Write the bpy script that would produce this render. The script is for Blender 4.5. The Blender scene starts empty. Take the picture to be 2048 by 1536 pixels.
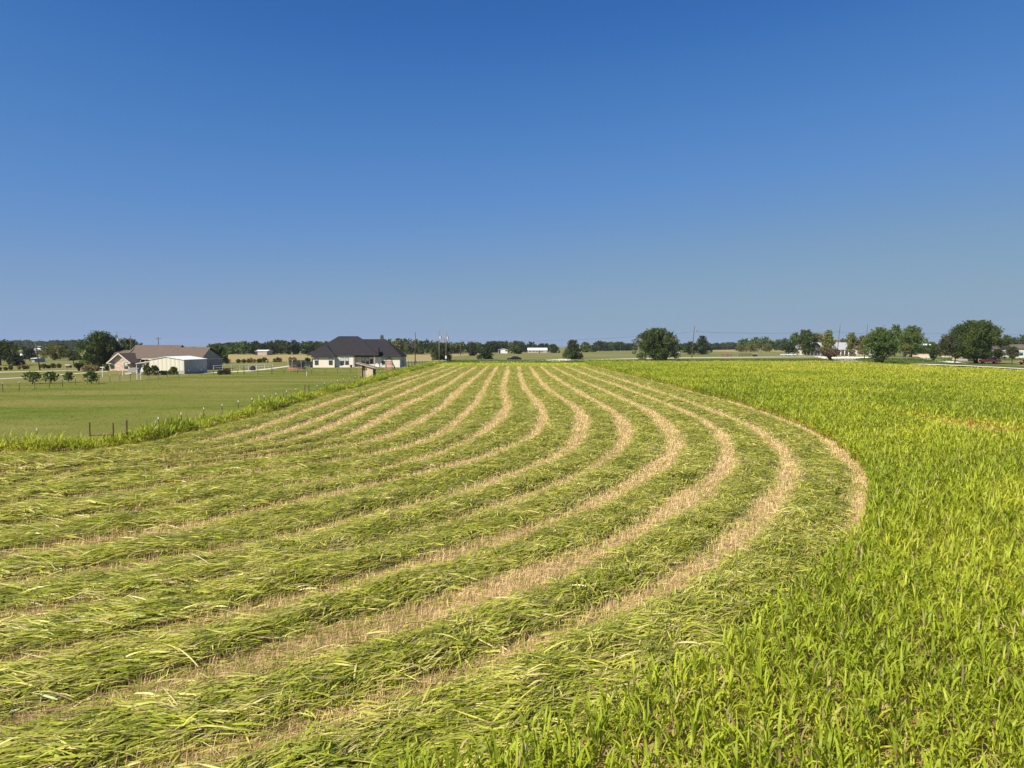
import bpy, math, random
import numpy as np
from mathutils import Vector

scene = bpy.context.scene
# ------------------------------------------------------------------ camera
CAM_H, F_PX, HORIZON = 6.0, 1420.0, 692.0      # metres, focal length and horizon row for a 2048 x 1536 frame
PITCH = math.atan((768.0 - HORIZON) / F_PX)
cam_d = bpy.data.cameras.new("camera")
cam_d.sensor_fit = 'HORIZONTAL'
cam_d.sensor_width = 36.0
cam_d.lens = 36.0 * F_PX / 2048.0
cam_d.clip_start, cam_d.clip_end = 0.1, 20000.0
cam = bpy.data.objects.new("camera", cam_d)
cam.location = (0, 0, CAM_H)
cam.rotation_euler = (math.pi / 2 - PITCH, 0, 0)
scene.collection.objects.link(cam)
scene.camera = cam

# ------------------------------------------------------------------ sky, sun, exposure
SUN_EL = math.radians(47.0)
SUN_AZ = math.atan2(-0.76, -0.65)               # clockwise from +Y: sun to the left, a little behind the camera
world = bpy.data.worlds.new("World")
scene.world = world
world.use_nodes = True
wn, wl = world.node_tree.nodes, world.node_tree.links
wn.clear()
sky = wn.new("ShaderNodeTexSky")
sky.sky_type = 'NISHITA'
sky.sun_disc = False
sky.sun_elevation = SUN_EL
sky.sun_rotation = SUN_AZ
sky.altitude = 200.0
sky.air_density = 0.7
sky.dust_density = 0.35
sky.ozone_density = 5.0
bg = wn.new("ShaderNodeBackground")
bg.inputs['Strength'].default_value = 0.0505
wo = wn.new("ShaderNodeOutputWorld")
# grade the whole sky dome channel by channel, as the camera that took the photograph did
def scaled(src, k):
    v = wn.new("ShaderNodeVectorMath"); v.operation = 'SCALE'; v.inputs['Scale'].default_value = k
    wl.new(src, v.inputs[0]); return v.outputs[0]
grade = wn.new("ShaderNodeRGBCurve")
for ch, pts in enumerate(([(0, 0), (.060, .038), (.077, .064), (.122, .123), (.217, .214), (.413, .278), (.60, .300), (1, .36)],
                          [(0, 0), (.113, .142), (.146, .200), (.226, .279), (.37, .354), (.47, .380), (.579, .393), (.70, .400), (1, .43)],
                          [(0, 0), (.238, .435), (.297, .508), (.422, .582), (.583, .540), (.667, .528), (.80, .520), (1, .56)])):
    cv = grade.mapping.curves[ch]
    cv.points[0].location, cv.points[1].location = pts[0], pts[-1]
    for p in pts[1:-1]: cv.points.new(*p)
grade.mapping.update()
wl.new(scaled(sky.outputs[0], 0.085), grade.inputs['Color'])
wl.new(scaled(grade.outputs[0], 1 / 0.085), bg.inputs['Color'])
wl.new(bg.outputs[0], wo.inputs[0])

sun_d = bpy.data.lights.new("sun", 'SUN')
sun_d.energy = 5.0
sun_d.angle = math.radians(0.5)
sun_d.color = (1.0, 0.94, 0.82)
sun = bpy.data.objects.new("sun", sun_d)
to_sun = Vector((math.sin(SUN_AZ) * math.cos(SUN_EL), math.cos(SUN_AZ) * math.cos(SUN_EL), math.sin(SUN_EL)))
sun.rotation_euler = to_sun.to_track_quat('Z', 'Y').to_euler()
sun.location = (-60, -40, 90)
scene.collection.objects.link(sun)
scene.view_settings.view_transform = 'Standard'
scene.view_settings.look = 'None'
scene.view_settings.exposure = 0.75
scene.view_settings.gamma = 1.0
scene.cycles.max_bounces = 8
scene.cycles.diffuse_bounces = 4
scene.cycles.transmission_bounces = 6
scene.cycles.transparent_max_bounces = 8

# ------------------------------------------------------------------ helpers
COL = scene.collection
CT, ST = math.cos(PITCH), math.sin(PITCH)

def G(px, py, z=0.0):
    """point on the plane at height z seen at a pixel of the photograph"""
    u, v = (px - 1024.0) / F_PX, (py - 768.0) / F_PX
    t = (CAM_H - z) / (ST + v * CT)
    return np.array([t * u, t * (CT - v * ST), z])

def XD(px, D):
    return (px - 1024.0) / F_PX * D

def DY(py):
    return G(1024, py)[1]

def tag(o, label=None, cat=None, group=None, kind=None):
    if label: o['label'] = label
    if cat: o['category'] = cat
    if group: o['group'] = group
    if kind: o['kind'] = kind
    return o

def empty(name, loc, label, cat, group=None, rz=0.0):
    o = bpy.data.objects.new(name, None)
    o.location = loc
    o.rotation_euler = (0, 0, rz)
    o.empty_display_size = 0.3
    COL.objects.link(o)
    return tag(o, label, cat, group)

def copy_tree(o, parent=None):
    c = o.copy()
    COL.objects.link(c)
    c.parent = parent
    for ch in [x for x in bpy.data.objects if x.parent == o]:
        copy_tree(ch, c)
    return c

_mats = {}
def mat(name, base=(0.5, 0.5, 0.5), rough=0.7, metal=0.0, noise=None, scale=4.0, spec=0.3, bump=0.0, coord='Object', stretch=None, detail=5.0, second=None):
    """principled material; noise = second colour blended in by a fractal noise"""
    if name in _mats: return _mats[name]
    m = bpy.data.materials.new(name)
    m.use_nodes = True
    n, l = m.node_tree.nodes, m.node_tree.links
    b = n['Principled BSDF']
    b.inputs['Base Color'].default_value = (*base, 1)
    b.inputs['Roughness'].default_value = rough
    b.inputs['Metallic'].default_value = metal
    b.inputs['Specular IOR Level'].default_value = spec
    if noise is not None:
        tc = n.new('ShaderNodeTexCoord')
        mp = n.new('ShaderNodeMapping')
        if stretch: mp.inputs['Scale'].default_value = stretch
        l.new(tc.outputs[coord], mp.inputs['Vector'])
        t = n.new('ShaderNodeTexNoise')
        t.inputs['Scale'].default_value = scale
        t.inputs['Detail'].default_value = detail
        t.inputs['Roughness'].default_value = 0.65
        l.new(mp.outputs[0], t.inputs['Vector'])
        r = n.new('ShaderNodeValToRGB')
        r.color_ramp.elements[0].position = 0.36
        r.color_ramp.elements[1].position = 0.64
        r.color_ramp.elements[0].color = (*base, 1)
        r.color_ramp.elements[1].color = (*noise, 1)
        l.new(t.outputs['Fac'], r.inputs[0])
        out = r.outputs[0]
        if second is not None:                       # a broad variation multiplied over it
            t2 = n.new('ShaderNodeTexNoise')
            t2.inputs['Scale'].default_value = second[0]
            t2.inputs['Detail'].default_value = 3.0
            mp2 = n.new('ShaderNodeMapping')
            mp2.inputs['Scale'].default_value = second[2] if len(second) > 2 else (1, 1, 1)
            l.new(tc.outputs[coord], mp2.inputs['Vector'])
            l.new(mp2.outputs[0], t2.inputs['Vector'])
            r2 = n.new('ShaderNodeValToRGB')
            r2.color_ramp.elements[0].position = 0.4
            r2.color_ramp.elements[1].position = 0.62
            mx = n.new('ShaderNodeMix')
            mx.data_type = 'RGBA'
            l.new(t2.outputs['Fac'], r2.inputs[0])
            l.new(r2.outputs[0], mx.inputs['Factor'])
            l.new(out, mx.inputs[6])
            mx.inputs[7].default_value = (*second[1], 1)
            out = mx.outputs[2]
        l.new(out, b.inputs['Base Color'])
        if bump:
            bp = n.new('ShaderNodeBump')
            bp.inputs['Strength'].default_value = bump
            bp.inputs['Distance'].default_value = 0.05
            l.new(t.outputs['Fac'], bp.inputs['Height'])
            l.new(bp.outputs[0], b.inputs['Normal'])
    _mats[name] = m
    return m

def leaf_mat(name, transl=0.35, rough=0.5, spec=0.35):
    """leaf material: each leaf carries its own pigment in the attribute 'pigment'"""
    if name in _mats: return _mats[name]
    m = bpy.data.materials.new(name)
    m.use_nodes = True
    n, l = m.node_tree.nodes, m.node_tree.links
    b = n['Principled BSDF']
    a = n.new('ShaderNodeAttribute')
    a.attribute_name = 'pigment'
    l.new(a.outputs['Color'], b.inputs['Base Color'])
    b.inputs['Roughness'].default_value = rough
    b.inputs['Specular IOR Level'].default_value = spec
    if transl > 0:
        t = n.new('ShaderNodeBsdfTranslucent')
        l.new(a.outputs['Color'], t.inputs['Color'])
        mx = n.new('ShaderNodeMixShader')
        mx.inputs[0].default_value = transl
        l.new(b.outputs[0], mx.inputs[1])
        l.new(t.outputs[0], mx.inputs[2])
        l.new(mx.outputs[0], n['Material Output'].inputs['Surface'])
    _mats[name] = m
    return m

def np_mesh(name, V, quads, col=None, smooth=False):
    """mesh from numpy arrays: V (n,3), quads (m,4), col (n,3) pigment per vertex"""
    me = bpy.data.meshes.new(name)
    V = np.ascontiguousarray(V, dtype=np.float32)
    quads = np.ascontiguousarray(quads, dtype=np.int32)
    m, k = quads.shape
    me.vertices.add(len(V)); me.vertices.foreach_set('co', V.ravel())
    me.loops.add(m * k); me.loops.foreach_set('vertex_index', quads.ravel())
    me.polygons.add(m)
    me.polygons.foreach_set('loop_start', np.arange(0, m * k, k, dtype=np.int32))
    if smooth: me.polygons.foreach_set('use_smooth', np.ones(m, dtype=bool))
    if col is not None:
        at = me.attributes.new('pigment', 'FLOAT_COLOR', 'POINT')
        c4 = np.ones((len(V), 4), dtype=np.float32); c4[:, :3] = col
        at.data.foreach_set('color', c4.ravel())
    me.update(calc_edges=True)
    return me

def link(name, me, material, parent=None, loc=None):
    o = bpy.data.objects.new(name, me)
    if material is not None: me.materials.append(material)
    COL.objects.link(o)
    if parent is not None: o.parent = parent
    if loc is not None: o.location = loc
    return o

def ribbons(C, side, W, col):
    """blades: C (N,K,3) centre lines, side (N,3), W (N,K) half widths, col (N,3) -> V, quads, pigment"""
    N, K, _ = C.shape
    off = side[:, None, :] * W[:, :, None]
    V = np.stack([C - off, C + off], axis=2).reshape(N * K * 2, 3)
    base = (np.arange(N) * K * 2)[:, None] + (np.arange(K - 1) * 2)[None, :]
    q = np.stack([base, base + 1, base + 3, base + 2], axis=2).reshape(-1, 4)
    return V, q, np.repeat(col, K * 2, axis=0)

def merge(parts):
    Vs, qs, cs, o = [], [], [], 0
    for V, q, c in parts:
        Vs.append(V); qs.append(q + o); cs.append(c); o += len(V)
    return np.concatenate(Vs), np.concatenate(qs), np.concatenate(cs)

_lat = {}
def vnoise(x, y, size, seed=0):
    """smooth value noise in 0..1 with the given cell size"""
    if seed not in _lat: _lat[seed] = np.random.default_rng(1000 + seed).random((256, 256))
    L = _lat[seed]
    fx, fy = np.asarray(x) / size, np.asarray(y) / size
    ix, iy = np.floor(fx).astype(int), np.floor(fy).astype(int)
    tx, ty = fx - ix, fy - iy
    tx, ty = tx * tx * (3 - 2 * tx), ty * ty * (3 - 2 * ty)
    a, b = L[ix % 256, iy % 256], L[(ix + 1) % 256, iy % 256]
    c, d = L[ix % 256, (iy + 1) % 256], L[(ix + 1) % 256, (iy + 1) % 256]
    return (a * (1 - tx) + b * tx) * (1 - ty) + (c * (1 - tx) + d * tx) * ty

def in_poly(x, y, poly):
    r = np.zeros(len(x), dtype=bool)
    px, py = poly[:, 0], poly[:, 1]
    j = len(poly) - 1
    for i in range(len(poly)):
        c = ((py[i] > y) != (py[j] > y))
        if c.any():
            xx = (px[j] - px[i]) * (y - py[i]) / (py[j] - py[i] + 1e-12) + px[i]
            r ^= c & (x < xx)
        j = i
    return r

class MB:
    """collects boxes, bars, prisms and sheets; build() links them as one mesh object"""
    def __init__(self): self.v, self.f = [], []
    def poly(self, pts):
        o = len(self.v); self.v += [tuple(map(float, p)) for p in pts]; self.f.append(tuple(range(o, o + len(pts))))
        return self
    def box(self, x0, x1, y0, y1, z0, z1):
        o = len(self.v)
        self.v += [(x0, y0, z0), (x1, y0, z0), (x1, y1, z0), (x0, y1, z0), (x0, y0, z1), (x1, y0, z1), (x1, y1, z1), (x0, y1, z1)]
        self.f += [tuple(o + i for i in q) for q in ((0, 3, 2, 1), (4, 5, 6, 7), (0, 1, 5, 4), (1, 2, 6, 5), (2, 3, 7, 6), (3, 0, 4, 7))]
        return self
    def tube(self, pts, r, n=8, r1=None):
        """round bar along pts, tapering from r to r1"""
        pts = [Vector(p) for p in pts]
        r1 = r if r1 is None else r1
        o = len(self.v)
        K = len(pts)
        for k, p in enumerate(pts):
            d = (pts[min(k + 1, K - 1)] - pts[max(k - 1, 0)]).normalized()
            a = d.orthogonal().normalized() if abs(d.z) < 0.9 else Vector((1, 0, 0)).cross(d).normalized()
            b = d.cross(a)
            rr = r + (r1 - r) * k / max(K - 1, 1)
            for i in range(n):
                t = 2 * math.pi * i / n
                q = p + a * (rr * math.cos(t)) + b * (rr * math.sin(t))
                self.v.append(tuple(q))
        for k in range(K - 1):
            for i in range(n):
                j = (i + 1) % n
                self.f.append((o + k * n + i, o + k * n + j, o + (k + 1) * n + j, o + (k + 1) * n + i))
        self.f.append(tuple(o + i for i in reversed(range(n))))
        self.f.append(tuple(o + (K - 1) * n + i for i in range(n)))
        return self
    def beam(self, a, b, w, h):
        """rectangular bar from a to b, w wide sideways and h deep"""
        a, b = Vector(a), Vector(b)
        d = (b - a).normalized()
        s = d.cross(Vector((0, 0, 1)))
        s = s.normalized() if s.length > 1e-4 else Vector((1, 0, 0))
        u = s.cross(d)
        o = len(self.v)
        for p in (a, b):
            for i, j in ((-1, -1), (1, -1), (1, 1), (-1, 1)):
                self.v.append(tuple(p + s * (i * w / 2) + u * (j * h / 2)))
        self.f += [tuple(o + i for i in q) for q in ((3, 2, 1, 0), (4, 5, 6, 7), (0, 1, 5, 4), (1, 2, 6, 5), (2, 3, 7, 6), (3, 0, 4, 7))]
        return self
    def prism_y(self, prof, y0, y1):
        """profile of (x, z) points extruded along y"""
        o, n = len(self.v), len(prof)
        self.v += [(x, y0, z) for x, z in prof] + [(x, y1, z) for x, z in prof]
        self.f.append(tuple(o + i for i in range(n)))
        self.f.append(tuple(o + n + i for i in reversed(range(n))))
        for i in range(n):
            j = (i + 1) % n
            self.f.append((o + j, o + i, o + n + i, o + n + j))
        return self
    def prism_x(self, prof, x0, x1):
        o, n = len(self.v), len(prof)
        self.v += [(x0, y, z) for y, z in prof] + [(x1, y, z) for y, z in prof]
        self.f.append(tuple(o + i for i in reversed(range(n))))
        self.f.append(tuple(o + n + i for i in range(n)))
        for i in range(n):
            j = (i + 1) % n
            self.f.append((o + i, o + j, o + n + j, o + n + i))
        return self
    def hip(self, x0, x1, y0, y1, z, pitch, t=0.18):
        """hip roof over a rectangle; ridge along the longer side; returns ridge height"""
        w, d = x1 - x0, y1 - y0
        h = min(w, d) / 2
        zr = z + h * pitch
        if w >= d: r0, r1 = (x0 + h, (y0 + y1) / 2, zr), (x1 - h, (y0 + y1) / 2, zr)
        else: r0, r1 = ((x0 + x1) / 2, y0 + h, zr), ((x0 + x1) / 2, y1 - h, zr)
        o = len(self.v)
        self.v += [(x0, y0, z), (x1, y0, z), (x1, y1, z), (x0, y1, z), (x0, y0, z - t), (x1, y0, z - t), (x1, y1, z - t), (x0, y1, z - t), r0, r1]
        q = [(4, 5, 1, 0), (5, 6, 2, 1), (6, 7, 3, 2), (7, 4, 0, 3), (7, 6, 5, 4)]
        q += [(0, 1, 9, 8), (1, 2, 9), (2, 3, 8, 9), (3, 0, 8)] if w >= d else [(0, 1, 8), (1, 2, 9, 8), (2, 3, 9), (3, 0, 8, 9)]
        self.f += [tuple(o + i for i in k) for k in q]
        return zr
    def build(self, name, material, parent=None, loc=None, bevel=0.0, smooth=False):
        me = bpy.data.meshes.new(name)
        me.from_pydata(self.v, [], self.f)
        if smooth:
            me.polygons.foreach_set('use_smooth', [True] * len(me.polygons))
        me.update()
        o = link(name, me, material, parent, loc)
        if bevel:
            b = o.modifiers.new('bevel', 'BEVEL'); b.width = bevel; b.segments = 2; b.limit_method = 'ANGLE'
        return o

def resample(P, step):
    P = np.asarray(P, float)
    s = np.concatenate([[0], np.cumsum(np.linalg.norm(np.diff(P, axis=0), axis=1))])
    n = max(2, int(s[-1] / step) + 1)
    t = np.linspace(0, s[-1], n)
    return np.stack([np.interp(t, s, P[:, i]) for i in range(P.shape[1])], axis=1)

def smooth_line(P, it=2):
    P = np.asarray(P, float).copy()
    for _ in range(it):
        P[1:-1] = 0.25 * P[:-2] + 0.5 * P[1:-1] + 0.25 * P[2:]
    return P
# ------------------------------------------------------------------ the hay field: where the mower passed
# bare stubble strips between the windrows, surveyed as rows of points; the first is the edge of the standing crop
STRIPS_PX = [
 [(1190,735),(1213,740),(1271,755),(1339,773),(1408,792),(1476,809),(1555,837),(1606,856),(1647,878),(1681,902),(1708,929),(1731,953),(1740,985),(1739,1010),(1735,1045,.1),(1722,1080,.3),(1665,1112,.5),(1600,1160,.6),(1497,1237,.7),(1410,1292,.7),(1300,1347,.65),(1185,1400,.6),(1050,1445,.6),(930,1488,.6),(800,1536,.6)],
 [(1160,733),(1213,751),(1271,770),(1339,792),(1408,816),(1459,837),(1503,854),(1537,878),(1561,898),(1577,922),(1579,946),(1572,970),(1551,997),(1527,1025),(1500,1055),(1446,1110),(1373,1157),(1296,1195),(1226,1227),(1173,1248),(1114,1276),(1000,1318),(929,1349),(842,1388),(700,1432),(500,1500),(400,1536)],
 [(1129,733),(1185,755),(1237,773),(1305,799),(1360,820),(1408,843),(1435,864),(1452,891),(1457,919),(1445,946),(1418,970),(1384,997),(1339,1028),(1291,1055),(1243,1087),(1138,1129),(1051,1164),(964,1199),(877,1226),(750,1262),(600,1304),(450,1345),(250,1398),(50,1452)],
 [(1103,733),(1151,758),(1203,780),(1254,803),(1291,820),(1319,840),(1339,861),(1351,881),(1350,902),(1332,922),(1305,946),(1264,970),(1213,997),(1151,1032),(1060,1060),(980,1090),(890,1118),(800,1145),(700,1178),(550,1218),(400,1255),(250,1290),(50,1328)],
 [(1080,733),(1098,749),(1125,766),(1168,792),(1209,813),(1237,833),(1250,854),(1251,881),(1233,905),(1203,926),(1162,950),(1117,973),(1050,996),(985,1018),(894,1052),(775,1084),(650,1121),(525,1153),(375,1185),(175,1212),(25,1238)],
 [(1059,733),(1073,754),(1091,776),(1115,793),(1147,812),(1162,829),(1166,846),(1159,871),(1149,890),(1114,915),(1060,938),(1000,960),(925,990),(825,1015),(675,1053),(575,1076),(425,1113),(250,1137),(50,1168)],
 [(1037,733),(1041,756),(1049,779),(1064,795),(1076,808),(1086,824),(1086,842),(1076,861),(1054,881),(1020,896),(925,930),(800,960),(675,988),(575,1013),(425,1045),(300,1075),(100,1102)],
 [(1016,733),(1012,754),(1006,776),(1008,790),(1014,805),(1011,822),(998,839),(976,859),(944,878),(900,900),(840,922),(750,945),(625,967),(500,992),(350,1018),(150,1045)],
 [(995,733),(983,751),(971,771),(960,790),(952,806),(935,824),(913,846),(888,866),(846,885),(800,901),(720,917),(640,930),(525,946),(375,968),(200,997)],
 [(976,733),(959,749),(934,768),(912,788),(890,810),(866,828),(837,844),(803,861),(765,879),(700,894),(625,906),(500,921),(375,937),(200,962)],
 [(955,733),(927,749),(895,771),(859,790),(817,807),(781,827),(749,846),(708,869),(640,889),(560,903),(450,918),(330,932),(180,950)],
 [(937,731),(895,749),(846,771),(798,793),(761,807),(724,824),(700,837),(633,868),(558,890),(480,906),(390,919),(280,931),(130,944)],
 [(924,729),(883,744),(822,763),(773,783),(737,798),(700,815),(644,837),(579,862),(510,884),(430,901),(330,914),(220,925),(80,937)],
 [(905,728),(846,748),(798,763),(749,778),(700,793),(665,803),(600,827),(536,852),(482,868),(429,882),(370,894),(290,904),(180,915),(40,930)],
]
# foot of the tall grass along the wire fence: the field's edge on that side
EDGE_PX = [(890,727),(834,741),(790,754),(738,771),(665,788),(580,814),(515,833),(435,854),(364,874),(312,885),(254,896),(176,906),(98,912),(0,916)]

def survey(px, far_y, grow):
    P = np.array([G(*q)[:2] for q in px])
    # straighten the far run and carry it to the headland
    head = P[0].copy(); d = (P[0] - P[1]); d /= np.linalg.norm(d)
    if far_y > head[1]: P = np.vstack([head + np.array([d[0] / max(d[1], .2), 1.0]) * (far_y - head[1]), P])
    d = P[-1] - P[-3]; d /= np.linalg.norm(d)
    d = 0.3 * d + 0.7 * np.array([-0.89, -0.45])          # beyond the frame the rows run on side by side
    P = np.vstack([P, P[-1] + d * grow])
    Q = resample(P, 0.8)
    return smooth_line(Q, 6)
HEAD_Y = 212.0
strips = [survey(s, HEAD_Y, 16.0) for s in STRIPS_PX]
edge = survey(EDGE_PX, HEAD_Y + 26, 26.0)

NS = 900
bounds = strips + [edge]

def pair(A, B):
    """lines A and B brought to NS paired stations each: B's stations are A's nearest neighbours, kept in order"""
    sa = resample(A, np.linalg.norm(np.diff(A, axis=0), axis=1).sum() / (NS - 1) * 0.999)
    sa = sa[:NS] if len(sa) >= NS else np.vstack([sa, np.repeat(sa[-1:], NS - len(sa), axis=0)])
    Bd = resample(B, 0.15)
    idx = np.empty(NS, int)
    for i0 in range(0, NS, 100):
        d = ((sa[i0:i0 + 100, None, :] - Bd[None, :, :]) ** 2).sum(axis=2)
        idx[i0:i0 + 100] = d.argmin(axis=1)
    idx = np.maximum.accumulate(idx)
    k = np.ones(61) / 61
    f = np.convolve(np.pad(idx.astype(float), 30, mode='edge'), k, mode='valid')
    f[0], f[-1] = idx[0], idx[-1]
    j = np.clip(f, 0, len(Bd) - 1)
    sb = np.stack([np.interp(j, np.arange(len(Bd)), Bd[:, 0]), np.interp(j, np.arange(len(Bd)), Bd[:, 1])], axis=1)
    return sa, sb
# ------------------------------------------------------------------ ground, lawn, roads
def sheet(name, poly, z, material, cuts=0):
    """flat polygon of ground at height z"""
    m = MB(); m.poly([(p[0], p[1], z) for p in poly])
    o = m.build(name, material)
    o['kind'] = 'structure'
    return o

def px_sheet(name, pts, z, material):
    P = [G(x, y)[:2] for x, y in pts]
    A = sum(P[i - 1][0] * P[i][1] - P[i][0] * P[i - 1][1] for i in range(len(P)))
    if A < 0: P = P[::-1]
    return sheet(name, P, z, material)

m_pasture = mat('pasture', (0.092, 0.111, 0.030), 0.95, noise=(0.144, 0.152, 0.049), scale=0.22, spec=0.05, detail=9, second=(0.012, (0.174, 0.159, 0.059), (1, 2.6, 1)))
m_lawn = mat('lawn', (0.072, 0.106, 0.011), 0.95, noise=(0.125, 0.145, 0.022), scale=0.5, spec=0.05, detail=10, second=(0.06, (0.175, 0.160, 0.042), (0.5, 1.8, 1)), bump=0.4)
m_soil = mat('field_soil', (0.18, 0.115, 0.055), 0.95, noise=(0.42, 0.285, 0.130), scale=2.2, spec=0.05, detail=10, bump=0.8)
m_dry = mat('dry_pasture', (0.234, 0.183, 0.074), 0.95, noise=(0.296, 0.234, 0.101), scale=0.08, spec=0.05, detail=6, stretch=(1, 3, 1))
m_verge = mat('verge', (0.051, 0.076, 0.017), 0.95, noise=(0.089, 0.111, 0.025), scale=0.35, spec=0.05, detail=8)
m_caliche = mat('caliche', (0.684, 0.627, 0.522), 0.95, noise=(0.798, 0.750, 0.655), scale=0.6, spec=0.1, detail=8)
m_concrete = mat('pale_concrete', (0.52, 0.49, 0.42), 0.9, noise=(0.62, 0.59, 0.52), scale=0.5, spec=0.15, detail=8)
m_roadtan = mat('gravel_road', (0.36, 0.33, 0.25), 0.95, noise=(0.47, 0.43, 0.33), scale=0.3, spec=0.1, detail=8)

R = 9000.0
rings = [(-R, -R), (R, -R), (R, R), (-R, R)]
# one sheet to the horizon, finer near the middle so that it can be gently uneven far off
def ground():
    xs = np.concatenate([-np.geomspace(R, 60, 26), np.linspace(-50, 50, 11), np.geomspace(60, R, 26)])
    X, Y = np.meshgrid(xs, xs + 0.0, indexing='ij')
    V = np.stack([X.ravel(), Y.ravel(), np.zeros(X.size)], axis=1)
    n = len(xs)
    i, j = np.meshgrid(np.arange(n - 1), np.arange(n - 1), indexing='ij')
    q = np.stack([i * n + j, (i + 1) * n + j, (i + 1) * n + j + 1, i * n + j + 1], axis=2).reshape(-1, 4)
    o = link('ground', np_mesh('ground', V, q), m_pasture)
    o['kind'] = 'structure'
ground()
sheet('hay_field', [(-90, -10), (125, -40), (112, 20), (111, 243), (-24.4, 243), (-24.4, 46), (-24.6, 43.6), (-27, 40.9), (-60, 36)], 0.004, m_soil)
FX = -24.4
sheet('lawn', [(-160, 0), (-60, 36), (-27, 40.9), (-24.6, 43.6), (FX, 46), (FX, 236), (-66, 236), (-66, 120), (-160, 60)], 0.008, m_lawn)
sheet('yard', [(-66.2, 125), (-66.2, 262), (-190, 240), (-220, 90), (-160, 62), (-66.4, 118)], 0.006,
      mat('yard_grass', (0.104, 0.112, 0.024), 0.95, noise=(0.148, 0.148, 0.038), scale=0.7, spec=0.05, detail=9, second=(0.05, (0.176, 0.152, 0.052))))
sheet('verge', [(-24, 244), (111.3, 244), (111.5, 150), (118, 150), (125, 244), (330, 372), (330, 384), (112, 322), (-26, 296)], 0.008, m_verge)
px_sheet('dry_pasture', [(455, 709), (640, 709), (640, 722), (455, 724)], 0.010, m_dry)
px_sheet('dry_pasture', [(808, 710), (862, 709), (990, 707), (950, 710), (902, 713), (875, 723), (812, 724)], 0.010, m_dry)
px_sheet('dry_pasture', [(1424, 696.5), (1580, 696.5), (1580, 703), (1480, 704), (1425, 703)], 0.010, m_dry)
px_sheet('pasture_track', [(1345, 714), (1356, 701), (1362, 700), (1356, 714)], 0.010, m_roadtan)
px_sheet('road', [(960, 724.5), (1130, 722), (1250, 718.6), (1390, 716), (1560, 714.6), (1640, 714.2), (1640, 713), (1390, 714.4), (1250, 717), (1130, 720.3), (960, 722.8)], 0.014, m_roadtan)
px_sheet('gravel_patch', [(1092, 719.5), (1130, 717.6), (1142, 718.5), (1136, 722), (1110, 723.6), (1094, 722)], 0.020, m_caliche)
px_sheet('gravel_drive', [(1628, 712.6), (1690, 713), (1760, 713.6), (1764, 715), (1722, 715.6), (1709, 718), (1712, 721), (1740, 724), (1795, 726.6), (1850, 729), (1935, 732), (2048, 738.0), (2200, 747.2), (2200, 746.2), (2048, 736.4), (1935, 730.5), (1850, 727.4), (1796, 725.4), (1740, 727), (1690, 723.6), (1655, 719), (1640, 715.2)][:14] + [(2200, 746.2), (2048, 737.1), (1935, 731.1), (1850, 728), (1790, 727.2), (1740, 726.2), (1690, 723.4), (1655, 719), (1640, 715.2)], 0.018, m_caliche)
px_sheet('house_lawn', [(1725, 715.5), (1850, 717), (1905, 724), (1990, 729), (2140, 737), (2048, 735), (1935, 730), (1850, 727), (1795, 725.6), (1740, 723), (1713, 720.5), (1711, 718)], 0.012, m_verge)
px_sheet('loop_drive', [(1836, 713), (1858, 713), (1872, 717.5), (1905, 722.7), (1948, 727.2), (1925, 727.2), (1872, 722.5), (1849, 718.5)], 0.020, m_caliche)
px_sheet('driveway', [(407, 745.5), (430, 744.5), (500, 740.3), (540, 736.2), (578, 731.6), (640, 727), (640, 729), (578, 733.2), (540, 738.5), (500, 742.6), (430, 745.6), (407, 746.6)], 0.012, m_concrete)
px_sheet('driveway', [(-60, 760.5), (0, 757.6), (43, 754.8), (75, 752.8), (110, 749.8), (150, 746.9), (215, 742), (215, 742.7), (150, 747.6), (110, 750.5), (75, 753.5), (43, 755.5), (0, 758.4), (-60, 761.4)], 0.012, m_concrete)
px_sheet('driveway', [(-60, 745), (80, 742), (160, 740), (215, 738.6), (215, 739.4), (160, 741), (80, 743.2), (-60, 746.6)], 0.012, m_roadtan)

# ------------------------------------------------------------------ vegetation made of single blades
m_leaf = leaf_mat('crop_leaf', 0.37, 0.5, 0.22)
m_cut = leaf_mat('cut_grass_leaf', 0.28, 0.42, 0.4)
m_straw = leaf_mat('straw', 0.0, 0.8, 0.15)
rng = np.random.default_rng(7)

def lerp_cols(t, stops):
    t = np.clip(t, 0, 1) * (len(stops) - 1)
    i = np.minimum(t.astype(int), len(stops) - 2)
    f = (t - i)[:, None]
    S = np.array(stops)
    return S[i] * (1 - f) + S[i + 1] * f

def arc_blades(P, az, a0, a1, L, W, K, col, twist=None, bend=1.2):
    """blades that start at P, leave the vertical by a0 and end at a1 from it, heading az"""
    N = len(P)
    t = (np.arange(K - 1) + 0.5) / (K - 1)
    ang = a0[:, None] + (a1 - a0)[:, None] * t[None, :] ** bend
    seg = (L / (K - 1))[:, None]
    dz, dr = np.cos(ang) * seg, np.sin(ang) * seg
    r = np.concatenate([np.zeros((N, 1)), np.cumsum(dr, axis=1)], axis=1)
    z = np.concatenate([np.zeros((N, 1)), np.cumsum(dz, axis=1)], axis=1)
    ca, sa = np.cos(az), np.sin(az)
    C = np.stack([P[:, 0:1] + r * ca[:, None], P[:, 1:2] + r * sa[:, None], P[:, 2:3] + z], axis=2)
    C[:, :, 2] = np.maximum(C[:, :, 2], 0.012)
    tw = rng.normal(0, 0.35, N) if twist is None else twist
    side = np.stack([-sa * np.cos(tw), ca * np.cos(tw), np.sin(tw)], axis=1)
    u = np.linspace(0, 1, K)
    shape = np.interp(u, [0, 0.25, 0.6, 1], [0.55, 1.0, 0.85, 0.06])
    return ribbons(C, side, W[:, None] * shape[None, :], col)

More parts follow.
